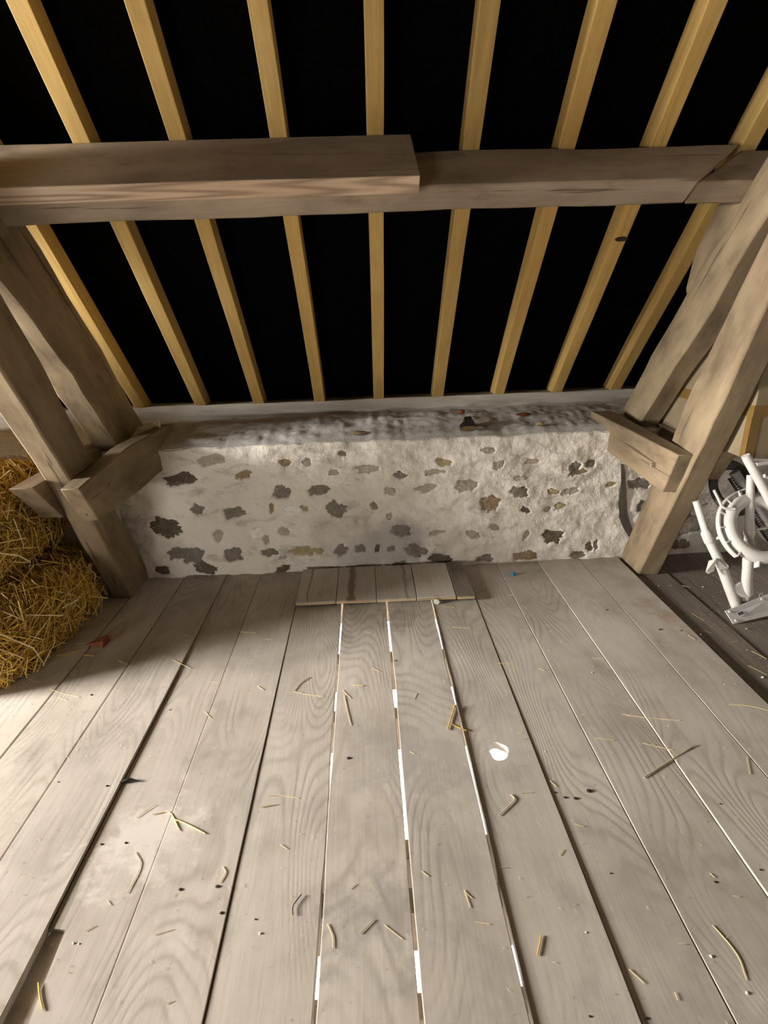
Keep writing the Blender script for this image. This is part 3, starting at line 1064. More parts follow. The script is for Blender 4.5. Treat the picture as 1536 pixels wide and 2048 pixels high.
# ------------------------------------------------------------------ straw bales
def straw_strands(name, pts, parent, rad=0.0025, lmin=0.05, lmax=0.25, out=0.32, rnd=None, tmean=0.5):
    """many single stalks lying on a surface given by (point, normal) samples"""
    rnd = rnd or random
    V, F_, tone = [], [], []
    for p, nrm in pts:
        n = Vector(nrm)
        d = Vector((rnd.gauss(0, 1), rnd.gauss(0, 1), rnd.gauss(0, 1)))
        d = (d - n*d.dot(n)).normalized() + n*rnd.uniform(-0.12, out)
        d.normalize()
        L = rnd.uniform(lmin, lmax)
        r = rad*rnd.uniform(0.6, 1.25)
        bend = Vector((rnd.gauss(0, 1), rnd.gauss(0, 1), rnd.gauss(0, 1)))*0.10*L
        base = p + n*rnd.uniform(-0.006, 0.016)
        P3 = [base-d*L/2, base+bend, base+d*L/2]
        a = d.orthogonal().normalized()
        b = d.cross(a)
        s0 = len(V)
        tn = min(1.0, max(0.0, rnd.gauss(tmean, 0.30)))
        for q in P3:
            for k in range(3):
                t = 2*math.pi*k/3
                V.append(q+(a*math.cos(t)+b*math.sin(t))*r)
                tone.append(tn)
        for i in range(2):
            for k in range(3):
                j = (k+1) % 3
                F_.append((s0+i*3+k, s0+i*3+j, s0+(i+1)*3+j, s0+(i+1)*3+k))
    me = bpy.data.meshes.new(name)
    inv = parent_world(parent).inverted()
    me.from_pydata([tuple(inv @ v) for v in V], [], F_)
    at = me.attributes.new('tone', 'FLOAT', 'POINT')
    at.data.foreach_set('value', tone)
    me.materials.append(M['straw_mass'])
    o = bpy.data.objects.new(name, me)
    COL.objects.link(o)
    o.parent = parent
    o['kind'] = 'stuff'
    return o


def bale(label, cx, cy, z0, z1, lx, ly, rz, n, seed, lean=0.0):
    rnd = random.Random(seed)
    root = empty('straw_bale', (cx, cy, z0))
    tagit(root, label, 'straw bale', 'straw bales beside the truss')
    R_ = Matrix.Rotation(rz, 3, 'Z')
    hx, hy, hz = lx/2, ly/2, (z1-z0)/2
    C = Vector((cx, cy, (z0+z1)/2))

    def surf(u, v, w):
        # rounded, lumpy block
        p = Vector((u, v, w))
        k = max(abs(u), abs(v), abs(w))
        s = (abs(u)**5+abs(v)**5+abs(w)**5)**(1/5)
        p = p*(k/s)
        q = Vector((p.x*hx, p.y*hy, p.z*hz))
        l = 0.035*noise.noise(Vector((q.x*5+seed, q.y*5, q.z*6)))+0.02*noise.noise(Vector((q.x*13, q.y*13+seed, q.z*13)))
        nn = Vector((p.x**3, p.y**3, p.z**3))
        nn.normalize()
        q += nn*l
        q.x += lean*(q.z+hz)
        q.z = max(q.z, -hz+0.001)
        return C + R_ @ q, R_ @ nn
    G = 18
    verts, faces, idx = [], [], {}
    for ax in range(3):
        for sg in (-1, 1):
            ids = []
            for i in range(G+1):
                row = []
                for j in range(G+1):
                    c = [0, 0, 0]
                    c[ax] = sg
                    c[(ax+1) % 3] = -1+2*i/G
                    c[(ax+2) % 3] = -1+2*j/G
                    key = tuple(round(v, 4) for v in c)
                    if key not in idx:
                        idx[key] = len(verts)
                        verts.append(surf(*c)[0])
                    row.append(idx[key])
                ids.append(row)
            for i in range(G):
                for j in range(G):
                    f = (ids[i][j], ids[i+1][j], ids[i+1][j+1], ids[i][j+1])
                    faces.append(f if sg > 0 else f[::-1])
    mk('packed_body', verts, faces, 'bale_core', root, Matrix.Translation(C))
    pts = []
    areas = [(0, hy*hz), (1, hx*hz), (2, hx*hy)]
    while len(pts) < n:
        ax = rnd.choices([0, 1, 2], [a for _, a in areas])[0]
        sg = rnd.choice((-1, 1))
        if (ax == 0 and sg < 0) or (ax == 2 and sg < 0) or (ax == 1 and sg > 0 and rnd.random() < 0.7):
            continue
        c = [rnd.uniform(-1, 1) for _ in range(3)]
        c[ax] = sg
        p, nn = surf(*c)
        if p.z < z0+0.012:
            continue
        pts.append((p, nn))
    straw_strands('stalks', pts, root, rnd=rnd)
    straw_strands('long_stalks', [(p_+n_*0.012, n_) for p_, n_ in pts[:420]], root, 0.0030, 0.14, 0.32, 0.45, rnd, 0.9)
    return root


bale('lower golden straw bale lying on the floor planks at the truss foot', -2.17, 2.64, 0.002, 0.345, 1.06, 0.94, math.radians(-9), 11000, 3)
bale('upper straw bale stacked on the lower one behind the truss strut', -2.32, 2.69, 0.39, 0.85, 1.06, 0.92, math.radians(-4), 10000, 11)
bale('unseen large straw bale on the floor, added to shade the left ledge', -3.45, 2.78, 0.002, 0.74, 1.0, 0.76, 0.0, 2500, 21)  # out of view, added to keep gable daylight off the left ledge
bale('unseen large straw bale on top of the other, added to shade the left ledge', -3.45, 2.78, 0.76, 1.46, 1.0, 0.74, 0.0, 2500, 31)  # second unseen bale, added to make that light block taller


# ------------------------------------------------------------------ loose straws
def straw(pts, r=0.0012, mat='straw_pale', label='thin pale straw stalk lying loose on the grey floor planks', group='loose straw on the floor', z=0.004, lift=0.0):
    P3 = [onZ(x, y, 0.0) for x, y in pts]
    for i, p in enumerate(P3):
        p.z = floor_top(p.x, p.y) + r + z*0.35 + (lift*i/max(1, len(P3)-1))
    if len(P3) > 2:
        P3 = smooth_path(P3, 8)
    o = tube('straw', P3, [r*0.8]+[r]*(len(P3)-2)+[r*0.7], mat, None, 5)
    return tagit(o, label, 'straw', group)


def floor_top(x, y):
    if x > 1.617:
        return -0.024
    for a, b in zip(order, order[1:]):
        if SEAM[a] <= x < SEAM[b]:
            return tops[a] - slope.get(a, 0)*max(0, 2.2-y)
    return 0.0


PLANKN = {'m1': 'the board under the straw bale', 's0': 'the plank running along the bale', 's1': 'the raised plank by the black rubber scrap', 's2': 'the dusty plank with the broken strip',
          's3': 'the plank next to the dusty one', 's4': 'the plank ending at the cracked short board', 's5': 'the plank ending at the stripe-marked short board', 's6': 'the plank between two open light-filled joints',
          's7': 'the plank with the knot hole', 's8': 'the plank with dark spots beside the knot hole plank', 's9': 'the plank with the blue cap', 's10': 'the plank next to the blue cap plank', 's11': 'the last plank above the dark lower boards'}


def on_what(x):
    if x > 1.617:
        return 'the dark lower boards'
    for a, b in zip(order, order[1:]):
        if SEAM[a] <= x < SEAM[b]:
            return PLANKN.get(a, 'the board under the straw bale')
    return 'the board under the straw bale'


LOOSE = [
    [(480, 1265), (512, 1268)], [(530, 1279), (546, 1282)], [(495, 1317), (522, 1315)], [(345, 1322), (360, 1330), (381, 1338)], [(237, 1322), (254, 1331)], [(422, 1365), (439, 1366)],
    [(515, 1374), (527, 1382)], [(486, 1383), (498, 1383)], [(409, 1424), (422, 1438)], [(100, 1379), (132, 1390), (159, 1395)], [(117, 1396), (134, 1401)], [(60, 1360), (77, 1365)],
    [(587, 1384), (615, 1390), (647, 1394)], [(532, 1592), (560, 1592), (597, 1597)], [(685, 1382), (702, 1399)], [(688, 1392), (694, 1420), (702, 1453)], [(272, 1637), (312, 1610)],
    [(445, 1735), (451, 1747), (440, 1768)], [(310, 1872), (345, 1861)], [(171, 1863), (191, 1852)], [(655, 1850), (665, 1875), (666, 1899)], [(215, 1802), (221, 1811)],
    [(905, 1255), (940, 1257)], [(993, 1327), (1035, 1328)], [(1018, 1190), (1033, 1192)], [(1078, 1337), (1089, 1340)], [(1185, 1317), (1208, 1319)], [(1243, 1428), (1288, 1435), (1360, 1443)],
    [(1285, 1486), (1345, 1502)], [(1033, 1466), (1044, 1467)], [(1045, 1480), (1058, 1477)], [(1038, 1587), (1064, 1586)], [(1458, 1410), (1500, 1414), (1536, 1422)], [(1493, 1517), (1499, 1550)],
    [(928, 1785), (940, 1821)], [(930, 1789), (944, 1802)], [(950, 1849), (979, 1854)], [(1258, 1936), (1288, 1964)], [(1425, 1848), (1460, 1887), (1480, 1917), (1494, 1958)], [(768, 1852), (805, 1881)],
    [(843, 1747), (857, 1758)], [(1350, 1982), (1356, 1998)], [(1358, 1885), (1373, 1886)], [(1148, 1646), (1168, 1651)], [(1000, 1736), (1013, 1736)], [(730, 1265), (743, 1268)], [(745, 1338), (760, 1345)],
    [(833, 1391), (828, 1402)], [(885, 1213), (901, 1216)], [(900, 1212), (910, 1217)], [(1365, 1165), (1382, 1168)], [(1385, 1220), (1410, 1235)], [(1395, 1253), (1425, 1258)], [(1505, 1295), (1536, 1310)],
    [(1376, 1272), (1390, 1280)], [(1498, 1323), (1536, 1342)], [(1462, 1277), (1478, 1275)], [(1100, 1560), (1112, 1572)], [(1228, 1480), (1190, 1476)], [(430, 1293), (452, 1290)], [(370, 1274), (382, 1276)],
    [(820, 1508), (830, 1512)], [(560, 1690), (574, 1699)], [(700, 1780), (712, 1770)], [(1126, 1700), (1118, 1712)], [(1420, 1745), (1430, 1753)], [(1466, 1790), (1480, 1792)], [(333, 2010), (345, 2004)],
]
for p in LOOSE:
    P2 = [onZ(*q_) for q_ in p]
    L = sum((b_-a_).length for a_, b_ in zip(P2, P2[1:]))
    kind_ = ('long ' if L > 0.14 else 'tiny ' if L < 0.045 else 'short ') + ('curved ' if len(p) > 2 else '') + 'pale straw on '
    straw(p, label=kind_+on_what(sum(v.x for v in P2)/len(P2)))
straw([(305, 1630), (340, 1626), (359, 1664)], 0.0019, 'straw_pale', 'forked pale straw lying across a plank joint', None)
straw([(345, 1640), (372, 1650), (411, 1670)], 0.0022, 'straw_pale', 'long pale straw branching off the forked straw', None)
straw([(77, 1967), (80, 1995), (86, 2022)], 0.0024, 'straw_yellow', 'short thick yellow straw at the broken plank strip', None)
straw([(910, 1415), (895, 1465)], 0.0036, 'straw_yellow', 'bright yellow straw leaning at an open joint', None, 0.006)
straw([(899, 1453), (933, 1464)], 0.0026, 'straw_yellow', 'short yellow straw crossing the bright yellow one', None, 0.012)
straw([(1074, 1912), (1078, 1895), (1082, 1872)], 0.0021, 'straw_yellow', 'short stout yellow straw on a curly grained plank', None)
straw([(705, 1373), (726, 1374)], 0.0030, 'straw_pale', 'short stubby pale straw beside the open joint', None)
straw([(520, 1615), (548, 1610)], 0.0028, 'straw_pale', 'short flat pale straw near the long thin one', None)
straw([(998, 1632), (1028, 1602), (1020, 1590)], 0.0020, 'straw_grey', 'bent grey straw chaff below the knot hole', None)
straw([(1288, 1555), (1340, 1522), (1390, 1492)], 0.0027, 'straw_grey', 'long flat weathered splinter lying across a joint', None)
straw([(720, 1870), (747, 1842)], 0.0019, 'straw_grey', 'flat grey blade of straw beside a crack', None)
straw([(270, 1705), (281, 1732), (255, 1787)], 0.0012, 'straw_grey', 'curved grey stalk on the dusty plank', None)
straw([(620, 1355), (600, 1368), (587, 1384)], 0.0016, 'straw_grey', 'grey stalk meeting a pale straw in a corner', None)
NEAR = [[(193, 1276), (242, 1271)], [(160, 1252), (200, 1254)], [(152, 1288), (170, 1288)], [(80, 1312), (135, 1298)], [(108, 1312), (142, 1310)], [(165, 1310), (188, 1314)], [(190, 1222), (204, 1226)],
        [(170, 1232), (222, 1246)], [(140, 1307), (152, 1304)], [(60, 1330), (100, 1316)], [(30, 1352), (60, 1338)], [(205, 1216), (240, 1212)], [(95, 1300), (130, 1268)], [(130, 1270), (165, 1262)], [(195, 1260), (186, 1290)]]
for p in NEAR:
    straw(p, 0.0022, 'straw_yellow', 'golden straw fallen beside the bale, on '+on_what(onZ(*p[0]).x), 'fallen straw by the bale')
# stalks standing on the ledge and behind the strut
p = onY(320, 856, 3.32)
for (a, b), lb in zip((((320, 856), (315, 821)), ((318, 852), (292, 834))), ('upright dark stalk standing on the wall top by the left tie', 'slanting dark stalk beside the upright one on the wall top')):
    o = tube('stalk', [onY(*a, 3.28), onY(*b, 3.29)], [0.0035, 0.002], 'straw_grey', None, 5)
    tagit(o, lb, 'stalk')
for pts in ([(238, 1014), (246, 1035), (262, 1040)], [(250, 1040), (256, 1070), (268, 1082)], [(262, 1062), (280, 1098), (294, 1110)], [(283, 1028), (262, 1048)], [(292, 1040), (286, 1058)], [(250, 1012), (252, 1035)], [(272, 1095), (292, 1082)]):
    o = tube('stalk', smooth_path([onY(x, y, 3.215) for x, y in pts], 6) if len(pts) > 2 else [onY(x, y, 3.215) for x, y in pts], 0.003, 'straw_grey', None, 5)
    tagit(o, 'dark dry stalk caught between the wall and the truss strut', 'stalk', 'stalks caught behind the strut')


# ------------------------------------------------------------------ small things lying about
def pebble(name, c, rx, ry, rz, mat, seed, sides=9, flat=0.25, parent=None):
    verts, faces = [], []
    rows = 5
    for r in range(rows):
        ph = -math.pi/2 + math.pi*(r+0.5)/rows
        for k in range(sides):
            t = 2*math.pi*k/sides
            d = Vector((math.cos(t)*math.cos(ph), math.sin(t)*math.cos(ph), math.sin(ph)))
            w = 1+flat*noise.noise(d*1.9+Vector((seed, seed*2, 0)))*1.6
            verts.append(Vector(c)+Vector((d.x*rx*w, d.y*ry*w, max(-0.98, d.z*w)*rz)))
    for r in range(rows-1):
        for k in range(sides):
            j = (k+1) % sides
            faces.append((r*sides+k, r*sides+j, (r+1)*sides+j, (r+1)*sides+k))
    faces.append(tuple(range(sides-1, -1, -1)))
    faces.append(tuple((rows-1)*sides+k for k in range(sides)))
    return mk(name, verts, faces, mat, parent, None, True, 40)


# dark broken slate with an ochre edge on the wall top
root = tagit(empty('slate_fragment', onY(935, 862, 3.32)), 'black broken slate lump with ochre edge lying on the wall top', 'stone')
pa = [onY(x, y, 3.32) for x, y in ((921, 862), (950, 859), (952, 852), (944, 837), (930, 839), (928, 849), (921, 855))]
pb = [v+Vector((0.004, 0.06, 0.004)) for v in pa]
n = len(pa)
mk('body', pa+pb, [tuple(range(n-1, -1, -1)), tuple(range(n, 2*n))]+[(i, (i+1) % n, n+(i+1) % n, n+i) for i in range(n)], 'slate', root, None, False)
pa = [onY(x, y, 3.312) for x, y in ((921, 862), (935, 862), (950, 859), (951, 852), (930, 852.5), (922, 856))]
pb = [v+Vector((0, 0.012, 0)) for v in pa]
n = len(pa)
mk('edge', pa+pb, [tuple(range(n-1, -1, -1)), tuple(range(n, 2*n))]+[(i, (i+1) % n, n+(i+1) % n, n+i) for i in range(n)], 'brass_stone', root, None, False)


def ledge_z(x, y):
    return wall_top(x)+0.014+0.062*max(0.0, min(1.0, (y-3.26)/0.30))


for (px, py, Y, rx, rz, mt, lb) in ((922, 820, 3.62, 0.028, 0.016, 'terracotta', 'small red tile chip on the wall top near the plate'), (960, 866, 3.33, 0.045, 0.012, 'st_grey', 'flat grey shard lying beside the black slate lump'),
                                    (716, 876, 3.33, 0.05, 0.012, 'st_tan', 'flat tan shard on the rough wall top'), (1078, 863, 3.33, 0.03, 0.013, 'st_yellow', 'yellowish pebble on the wall top near the right truss'),
                                    (1045, 841, 3.50, 0.05, 0.010, 'terracotta', 'thin reddish tile sliver half sunk in the mortar')):
    c = onY(px, py, Y)
    c.z = ledge_z(c.x, c.y)+rz*0.8
    tagit(pebble('shard', c, rx, rx*0.6, rz, mt, px), lb, 'shard')
# terracotta tile shard by the straw
c = onZ(200, 1288)
v0 = [c+Vector(d) for d in ((-0.07, -0.005, 0.002), (0.035, -0.045, 0.002), (0.045, 0.03, 0.002), (0.04, 0.02, 0.045), (0.035, -0.03, 0.035), (-0.055, 0.0, 0.012))]
tagit(mk('tile_shard', v0, [(0, 1, 4, 5), (1, 2, 3, 4), (2, 0, 5, 3), (5, 4, 3), (0, 2, 1)], 'terracotta', None, None, False), 'triangular red clay tile shard on the floor by the straw', 'tile shard')
# bottle cap, white plug
c = onZ(1026, 1150)
root = tagit(empty('bottle_cap', (c.x, c.y, -0.004)), 'tiny blue plastic bottle cap on the plank by the wall', 'cap')
z0 = floor_top(c.x, c.y)
tube('rim', [(c.x, c.y, z0+0.001), (c.x, c.y, z0+0.011), (c.x, c.y, z0+0.014)], [0.015, 0.0145, 0.012], 'blue', root, 14)
tube('spout', [(c.x+0.004, c.y, z0+0.013), (c.x+0.006, c.y, z0+0.022)], [0.007, 0.006], 'blue', root, 10)
c = onZ(873, 1209)
z0 = floor_top(c.x, c.y)
root = tagit(empty('plug', (c.x, c.y, z0)), 'small round white plastic plug standing at the short boards', 'plug')
tube('disc', [(c.x, c.y-0.004, z0+0.017), (c.x, c.y+0.004, z0+0.017)], [0.016, 0.016], 'whiteplastic', root, 16)
tube('stem', [(c.x, c.y+0.004, z0+0.017), (c.x+0.002, c.y+0.02, z0+0.012)], [0.007, 0.006], 'whiteplastic', root, 10)
# crumbs and droppings
for i, (px, py, s) in enumerate(((1130, 1593, 7), (1151, 1595, 9), (1178, 1580, 11), (1110, 1583, 5), (361, 1781, 7), (435, 1775, 8), (443, 1828, 7), (511, 1839, 4), (183, 1391, 7), (697, 1518, 9), (215, 1576, 6), (1214, 1221, 7), (1258, 1230, 4),
                                 (1320, 1260, 9), (1362, 1262, 6), (203, 1689, 6), (252, 1686, 6), (1432, 1762, 6), (1521, 1741, 5), (791, 1325, 6), (340, 1420, 4), (118, 1568, 4), (1180, 2033, 4), (1294, 2033, 5), (1222, 1744, 4), (1440, 1609, 4))):
    c = onZ(px, py)
    r = s*0.00065
    c.z = floor_top(c.x, c.y)+r*0.35
    tagit(pebble('crumb', c, r*1.2, r, r*0.45, 'dark_bit', i, 8), 'dark dirt crumb on '+on_what(c.x), 'crumb', 'dirt crumbs on the floor')
for i, (px, py, s) in enumerate(((1318, 1165, 6), (1311, 1164, 4), (1407, 1167, 5), (1402, 1262, 8), (1494, 1250, 4), (1496, 1292, 4), (1527, 1347, 8), (1449, 1370, 3), (147, 1887, 4), (158, 1888, 3), (1172, 1865, 3), (1423, 1910, 5), (1184, 1345, 4), (1090, 1502, 3), (520, 1867, 4), (1495, 1983, 5))):
    c = onZ(px, py)
    r = s*0.0008
    c.z = floor_top(c.x, c.y)+r*0.5
    tagit(pebble('plaster_crumb', c, r*1.1, r, r*0.6, 'whiteplastic', i+40, 8), 'white plaster crumb on '+on_what(c.x), 'crumb', 'plaster crumbs on the floor')
p0, p1 = onZ(244, 1567), onZ(278, 1564)
p0.z = p1.z = floor_top(-0.8, 1.5)+0.006
tagit(tube('rubber_scrap', smooth_path([p0, lerp(p0, p1, 0.4)+Vector((0, 0.006, 0.004)), p1], 8), [0.004, 0.006, 0.007, 0.007, 0.006, 0.004, 0.003, 0.002], 'black', None, 6), 'black rubber scrap at the edge of the raised plank', 'scrap')
p0, p1 = onZ(603, 1791), onZ(586, 1832)
p0.z = p1.z = 0.005
mid = lerp(p0, p1, 0.55)+Vector((-0.010, 0, 0))
tagit(tube('twig', smooth_path([p0, mid, p1], 8), 0.0014, 'black', None, 6), 'short curved black twig on a plank', 'twig')

# ------------------------------------------------------------------ cardboard box on the right tie
bc = onX(1448, 888, XR+0.147)
bz = max(bc.z, q.z)
qq = onX(1436, 903, XR+0.13)
bz = qq.z + 0.006
rb = tagit(empty('cardboard_box', (2.03, 2.9, bz)), 'brown cardboard box with parcel tape resting on the tie behind the truss', 'box')
bx0, bx1, by0, by1, bh = XR+0.150, XR+0.60, 2.50, 3.30, 0.52
box('carton', bx0, bx1, by0, by1, bz, bz+bh, 'card', rb, 1, 0.004)
zt = bz+0.20
box('tape', bx0-0.0015, bx0+0.0005, by0, by1, zt, zt+0.055, 'tape', rb, 1)
box('tape', bx0-0.0015, bx1, by0-0.0015, by0+0.0005, zt, zt+0.055, 'tape', rb, 1, axis='x')
box('tape', bx0-0.002, bx0+0.0005, by0-0.002, by0+0.040, bz, zt, 'tape', rb, 1, axis='z')
box('tape', bx0-0.002, bx0+0.04, by0-0.0022, by0+0.0005, bz, zt, 'tape', rb, 1, axis='z')

# ------------------------------------------------------------------ white tubular metal frame standing at the right
FZ = -0.024
rk = tagit(empty('metal_frame', (2.0, 2.55, FZ)), 'white painted tubular metal frame with lugged ring and foot plate, by the cardboard box', 'frame')


def at(x, y, Y):
    return onY(x, y, Y)


# foot plate, faces the camera
pBL = onZ(1467, 1248, FZ+0.002)
Yp = pBL.y
pTL, pTR, pBR = at(1450, 1222, Yp+0.035), at(1527, 1192, Yp+0.08), at(1545, 1230, Yp+0.045)
ext = 0.25
pTR2, pBR2 = lerp(pTL, pTR, 1.0+ext*2), lerp(pBL, pBR, 1.0+ext*2)
nrm = (pTR-pTL).cross(pBL-pTL).normalized()
if nrm.y > 0:
    nrm = -nrm
th = -nrm*0.006
F4 = [pTL, pBL, pBR2, pTR2]
fp = mk('foot_plate', F4+[v+th for v in F4], [(0, 1, 2, 3), (7, 6, 5, 4), (0, 4, 5, 1), (1, 5, 6, 2), (2, 6, 7, 3), (3, 7, 4, 0)], 'plate', rk, None, False, 0, 0.0015)
ux = (pTR-pTL).normalized()
uy = (pBL-pTL).normalized()
for p in (lerp(pTL, pBR2, 0.0)+ux*0.02+uy*0.012, pBL+ux*0.022-uy*0.012, lerp(pTL, pTR, 0.92)+uy*0.012):
    tube('bolt', [p+th*0.2, p+nrm*0.005], [0.007, 0.006], 'white_paint', fp, 10)
sp = at(1480, 1227, Yp)
den = nrm.dot(ray(1481, 1227))
sp = CAMP+ray(1481, 1227)*(nrm.dot(pTL-CAMP)/den)+nrm*0.0008
sw, sh = 0.036, 0.026
S4 = [sp-ux*sw/2-uy*sh/2, sp-ux*sw/2+uy*sh/2, sp+ux*sw/2+uy*sh/2, sp+ux*sw/2-uy*sh/2]
mk('sticker', S4+[v-nrm*0.0006 for v in S4], [(0, 1, 2, 3), (7, 6, 5, 4), (0, 4, 5, 1), (1, 5, 6, 2), (2, 6, 7, 3), (3, 7, 4, 0)], 'white_paint', fp, None, False)
vs, fs = [], []
for k, (o_, w_) in enumerate(((-0.014, 0.004), (-0.009, 0.0025), (-0.005, 0.004), (0.0005, 0.0015), (0.004, 0.0045), (0.0095, 0.0025), (0.0130, 0.002))):
    for dx, dy in ((0, -0.009), (0, 0.008), (w_, 0.008), (w_, -0.009)):
        vs.append(sp+ux*(o_+dx)+uy*dy+nrm*0.0004)
    fs.append(tuple(range(4*k, 4*k+4)))
mk('barcode', vs, fs, 'black', fp, None, False)
# left tube with collar and fins
A0, A1, A2, A3 = at(1474, 1216, Yp+0.085), at(1441, 1128, Yp+0.14), at(1414, 1072, Yp+0.20), at(1392, 1002, Yp+0.27)
tube('leg', [A0, lerp(A0, A1, 0.5), A1], [0.0265, 0.0265, 0.026, 0.0255], 'white_paint', rk, 18)
tube('leg', [A1, A2, lerp(A2, A3, 0.06), lerp(A2, A3, 0.12), A3], [0.024, 0.024, 0.026, 0.019, 0.018], 'white_paint', rk, 18)
tube('collar', [lerp(A2, A1, 0.25), lerp(A2, A1, 0.2), lerp(A2, A3, 0.10), lerp(A2, A3, 0.16)], [0.024, 0.0275, 0.027, 0.019], 'white_paint', rk, 18)


def fin(name, pts, thick, parent=rk, mat='white_paint'):
    a = [Vector(p) for p in pts]
    nn = (a[1]-a[0]).cross(a[2]-a[0]).normalized()*thick
    b = [v+nn for v in a]
    n = len(a)
    return mk(name, a+b, [tuple(range(n-1, -1, -1)), tuple(range(n, 2*n))]+[(i, (i+1) % n, n+(i+1) % n, n+i) for i in range(n)], mat, parent, None, False, 0, 0.001)


Yf = Yp+0.14
fin('fin', [at(1417, 1122, Yf), at(1411, 1144, Yf-0.04), at(1417, 1148, Yf-0.05), at(1428, 1142, Yf-0.035), at(1432, 1118, Yf-0.02)], 0.006)
fin('fin', [at(1430, 1116, Yf-0.02), at(1444, 1118, Yf-0.01), at(1458, 1132, Yf-0.03), at(1456, 1137, Yf-0.035), at(1440, 1140, Yf-0.035)], 0.006)
# right tube with collars and cup
B0, B1, B2, B3 = at(1491, 1206, Yp+0.105), at(1494, 1160, Yp+0.10), at(1499, 1060, Yp+0.17), at(1501, 950, Yp+0.24)
tube('leg', [B0, lerp(B0, B1, 0.4)], [0.022, 0.022, 0.022], 'white_paint', rk, 18)
tube('leg', [lerp(B0, B1, 0.35), B1, lerp(B1, B2, 0.75)], [0.027, 0.027, 0.0265], 'white_paint', rk, 18)
tube('leg', [lerp(B1, B2, 0.7), B2, lerp(B2, B3, 0.6), B3], [0.0235, 0.023, 0.020, 0.018], 'white_paint', rk, 18)
tube('collar', [lerp(B1, B2, 0.72), lerp(B1, B2, 0.78), lerp(B1, B2, 0.79)], [0.0285, 0.0285, 0.024], 'white_paint', rk, 18)
tube('collar', [lerp(B1, B2, 0.90), lerp(B1, B2, 0.905), lerp(B1, B2, 1.0), lerp(B1, B2, 1.005)], [0.0235, 0.027, 0.0265, 0.022], 'white_paint', rk, 18)
Yc = Yp+0.085
fin('fin', [at(1458, 1172, Yc+0.02), at(1462, 1182, Yc+0.005), at(1480, 1194, Yc), at(1494, 1196, Yc-0.005), at(1504, 1190, Yc), at(1504, 1168, Yc+0.02), at(1480, 1164, Yc+0.02)], 0.008)
# upper tube towards the right
C0, C1 = at(1491, 911, Yp+0.02), at(1532, 985, Yp-0.02)
C2 = lerp(C0, C1, 2.4)
tube('cross_tube', [C0, lerp(C0, C1, 0.08), C1, lerp(C0, C1, 1.2), C2], [0.0195, 0.021, 0.0215, 0.0225, 0.0225], 'white_paint', rk, 18)
# lugged ring
rc = at(1519, 1056, Yp+0.13)
e1 = _r2.copy()
e2 = (_u2*0.98+_f*0.30).normalized()
e3 = e1.cross(e2)
RM, Rm = 0.156, 0.035
vs, fs = [], []
NA, NB = 48, 12
for i in range(NA):
    t = 2*math.pi*i/NA
    d = e1*math.cos(t)+e2*math.sin(t)
    for k in range(NB):
        u = 2*math.pi*k/NB
        vs.append(rc+d*(RM+Rm*math.cos(u))+e3*(Rm*math.sin(u)))
for i in range(NA):
    for k in range(NB):
        fs.append((i*NB+k, ((i+1) % NA)*NB+k, ((i+1) % NA)*NB+(k+1) % NB, i*NB+(k+1) % NB))
mk('ring', vs, fs, 'white_paint', rk, None, True, 0)
# outer rim band and the lugs that hold it
vs, fs = [], []
i0, i1 = 12, 30
for i in range(i0, i1+1):
    t = 2*math.pi*i/NA
    d = e1*math.cos(t)+e2*math.sin(t)
    for rr, h in ((0.216, -0.016), (0.216, 0.016), (0.210, 0.016), (0.210, -0.016)):
        vs.append(rc+d*rr+e3*h)
m = i1-i0+1
for i in range(m-1):
    for k in range(4):
        j = (k+1) % 4
        fs.append((i*4+k, (i+1)*4+k, (i+1)*4+j, i*4+j))
fs += [(0, 1, 2, 3), ((m-1)*4+3, (m-1)*4+2, (m-1)*4+1, (m-1)*4)]
mk('rim_band', vs, fs, 'white_paint', rk, None, True, 40)
for i in (12, 15, 18, 21, 24, 27, 30, 34, 38, 42):
    t = 2*math.pi*i/NA
    d = e1*math.cos(t)+e2*math.sin(t)
    tg = -e1*math.sin(t)+e2*math.cos(t)
    a = rc+d*0.180
    b = rc+d*0.215
    P8 = []
    for q_ in (a, b):
        for sx_, sz_ in ((-1, -1), (1, -1), (1, 1), (-1, 1)):
            P8.append(q_+tg*(0.0045*sx_)+e3*(0.019*sz_))
    mk('lug', P8, [(0, 1, 2, 3), (7, 6, 5, 4), (0, 4, 5, 1), (1, 5, 6, 2), (2, 6, 7, 3), (3, 7, 4, 0)], 'white_paint', rk, None, False, 0, 0.002)
# bent rod, stub and rear parts
tube('bent_rod', smooth_path([at(1428, 980, Yp+0.19), at(1438, 1000, Yp+0.17), at(1444, 1012, Yp+0.16), at(1455, 1018, Yp+0.15), at(1470, 1018, Yp+0.14)], 18), 0.0075, 'white_paint', rk, 10)
tube('stub', [at(1424, 1080, Yp+0.20), at(1443, 1074, Yp+0.16)], 0.009, 'white_paint', rk, 10)
tube('stub', [at(1396, 1014, Yp+0.27), at(1414, 1007, Yp+0.33)], 0.006, 'white_paint', rk, 10)
wc = at(1466, 975, Yp+0.40)
vs, fs = [], []
NA = 36
for i in range(NA):
    t = 2*math.pi*i/NA
    d = e1*math.cos(t)*0.8+e2*math.sin(t)
    for k in range(10):
        u = 2*math.pi*k/10
        vs.append(wc+d*(0.135+0.030*math.cos(u))+e3*(0.022*math.sin(u)))
for i in range(NA):
    for k in range(10):
        fs.append((i*10+k, ((i+1) % NA)*10+k, ((i+1) % NA)*10+(k+1) % 10, i*10+(k+1) % 10))
mk('rubber_tyre', vs, fs, 'rubber', rk, None, True, 0)
G0, G1 = at(1468, 944, Yp+0.36), at(1548, 1068, Yp+0.26)
tube('rear_tube', [G0, G1], 0.026, 'grey_paint', rk, 16)
H0, H1 = at(1458, 957, Yp+0.33), at(1540, 1090, Yp+0.23)
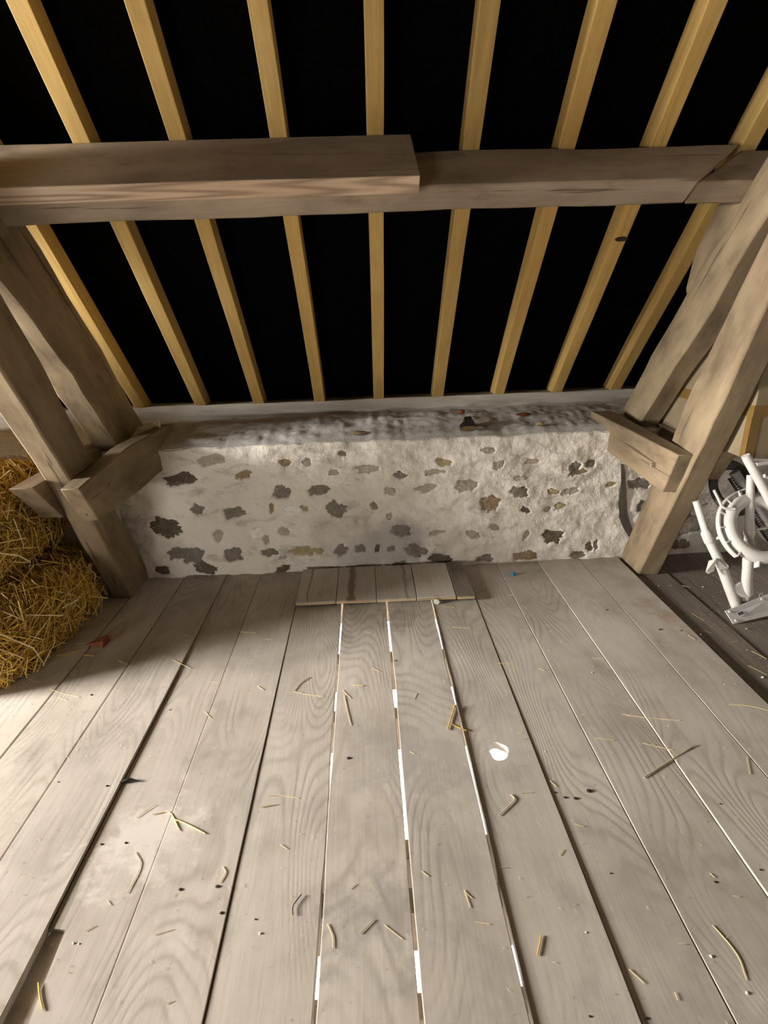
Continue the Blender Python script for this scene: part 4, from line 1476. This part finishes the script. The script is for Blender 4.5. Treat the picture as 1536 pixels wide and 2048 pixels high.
tube('toothed_belt', [H0, H1], 0.007, 'black', rk, 8)
for k in range(30):
    c = lerp(H0, H1, (k+0.5)/30)
    tube('tooth', [c, c+Vector((0.016, -0.004, 0.010))], 0.0028, 'black', rk, 5)
for a, b, r, y_ in (((1504, 917), (1545, 920), 0.010, 0.10), ((1512, 930), (1550, 924), 0.012, 0.16), ((1515, 1062), (1538, 1092), 0.006, 0.16), ((1508, 1060), (1532, 1056), 0.007, 0.17), ((1528, 952), (1550, 958), 0.010, 0.14)):
    tube('brace', [at(*a, Yp+y_), at(*b, Yp+y_)], r, 'white_paint', rk, 10)
eye = at(1522, 1190, Yp+0.09)
vs, fs = [], []
for i in range(18):
    t = 2*math.pi*i/18
    d = ux*math.cos(t)+Vector((0, 0, 1))*math.sin(t)
    for k in range(6):
        u = 2*math.pi*k/6
        vs.append(eye+d*(0.011+0.003*math.cos(u))+nrm*(0.003*math.sin(u)))
for i in range(18):
    for k in range(6):
        fs.append((i*6+k, ((i+1) % 18)*6+k, ((i+1) % 18)*6+(k+1) % 6, i*6+(k+1) % 6))
mk('eyelet', vs, fs, 'white_paint', fp, None, True, 0)

# chaff and dust too fine to count
rnd = random.Random(5)
V, F_ = [], []
for i in range(1300):
    if i < 500:
        x, y = rnd.uniform(1.65, 2.6), rnd.uniform(1.3, 3.2)
    elif i < 800:
        x, y = rnd.uniform(-1.75, -1.0), rnd.uniform(1.7, 3.1)
    else:
        x, y = rnd.uniform(-1.7, 1.6), rnd.uniform(0.7, 3.2)
    z = floor_top(x, y)+0.0022
    a = rnd.uniform(0, math.pi)
    L, w = rnd.uniform(0.003, 0.010), rnd.uniform(0.0004, 0.0009)
    dx, dy = math.cos(a), math.sin(a)
    s0 = len(V)
    V += [(x-dx*L, y-dy*L, z), (x+dy*w, y-dx*w, z+0.001), (x+dx*L, y+dy*L, z), (x-dy*w, y+dx*w, z+0.001), (x, y, z+0.0016)]
    F_ += [(s0, s0+1, s0+4), (s0+1, s0+2, s0+4), (s0+2, s0+3, s0+4), (s0+3, s0, s0+4)]
o = mk('chaff', V, F_, 'straw_pale', None, None, False)
tagit(o, 'fine pale straw chaff scattered over the floor', 'chaff', None, 'stuff')
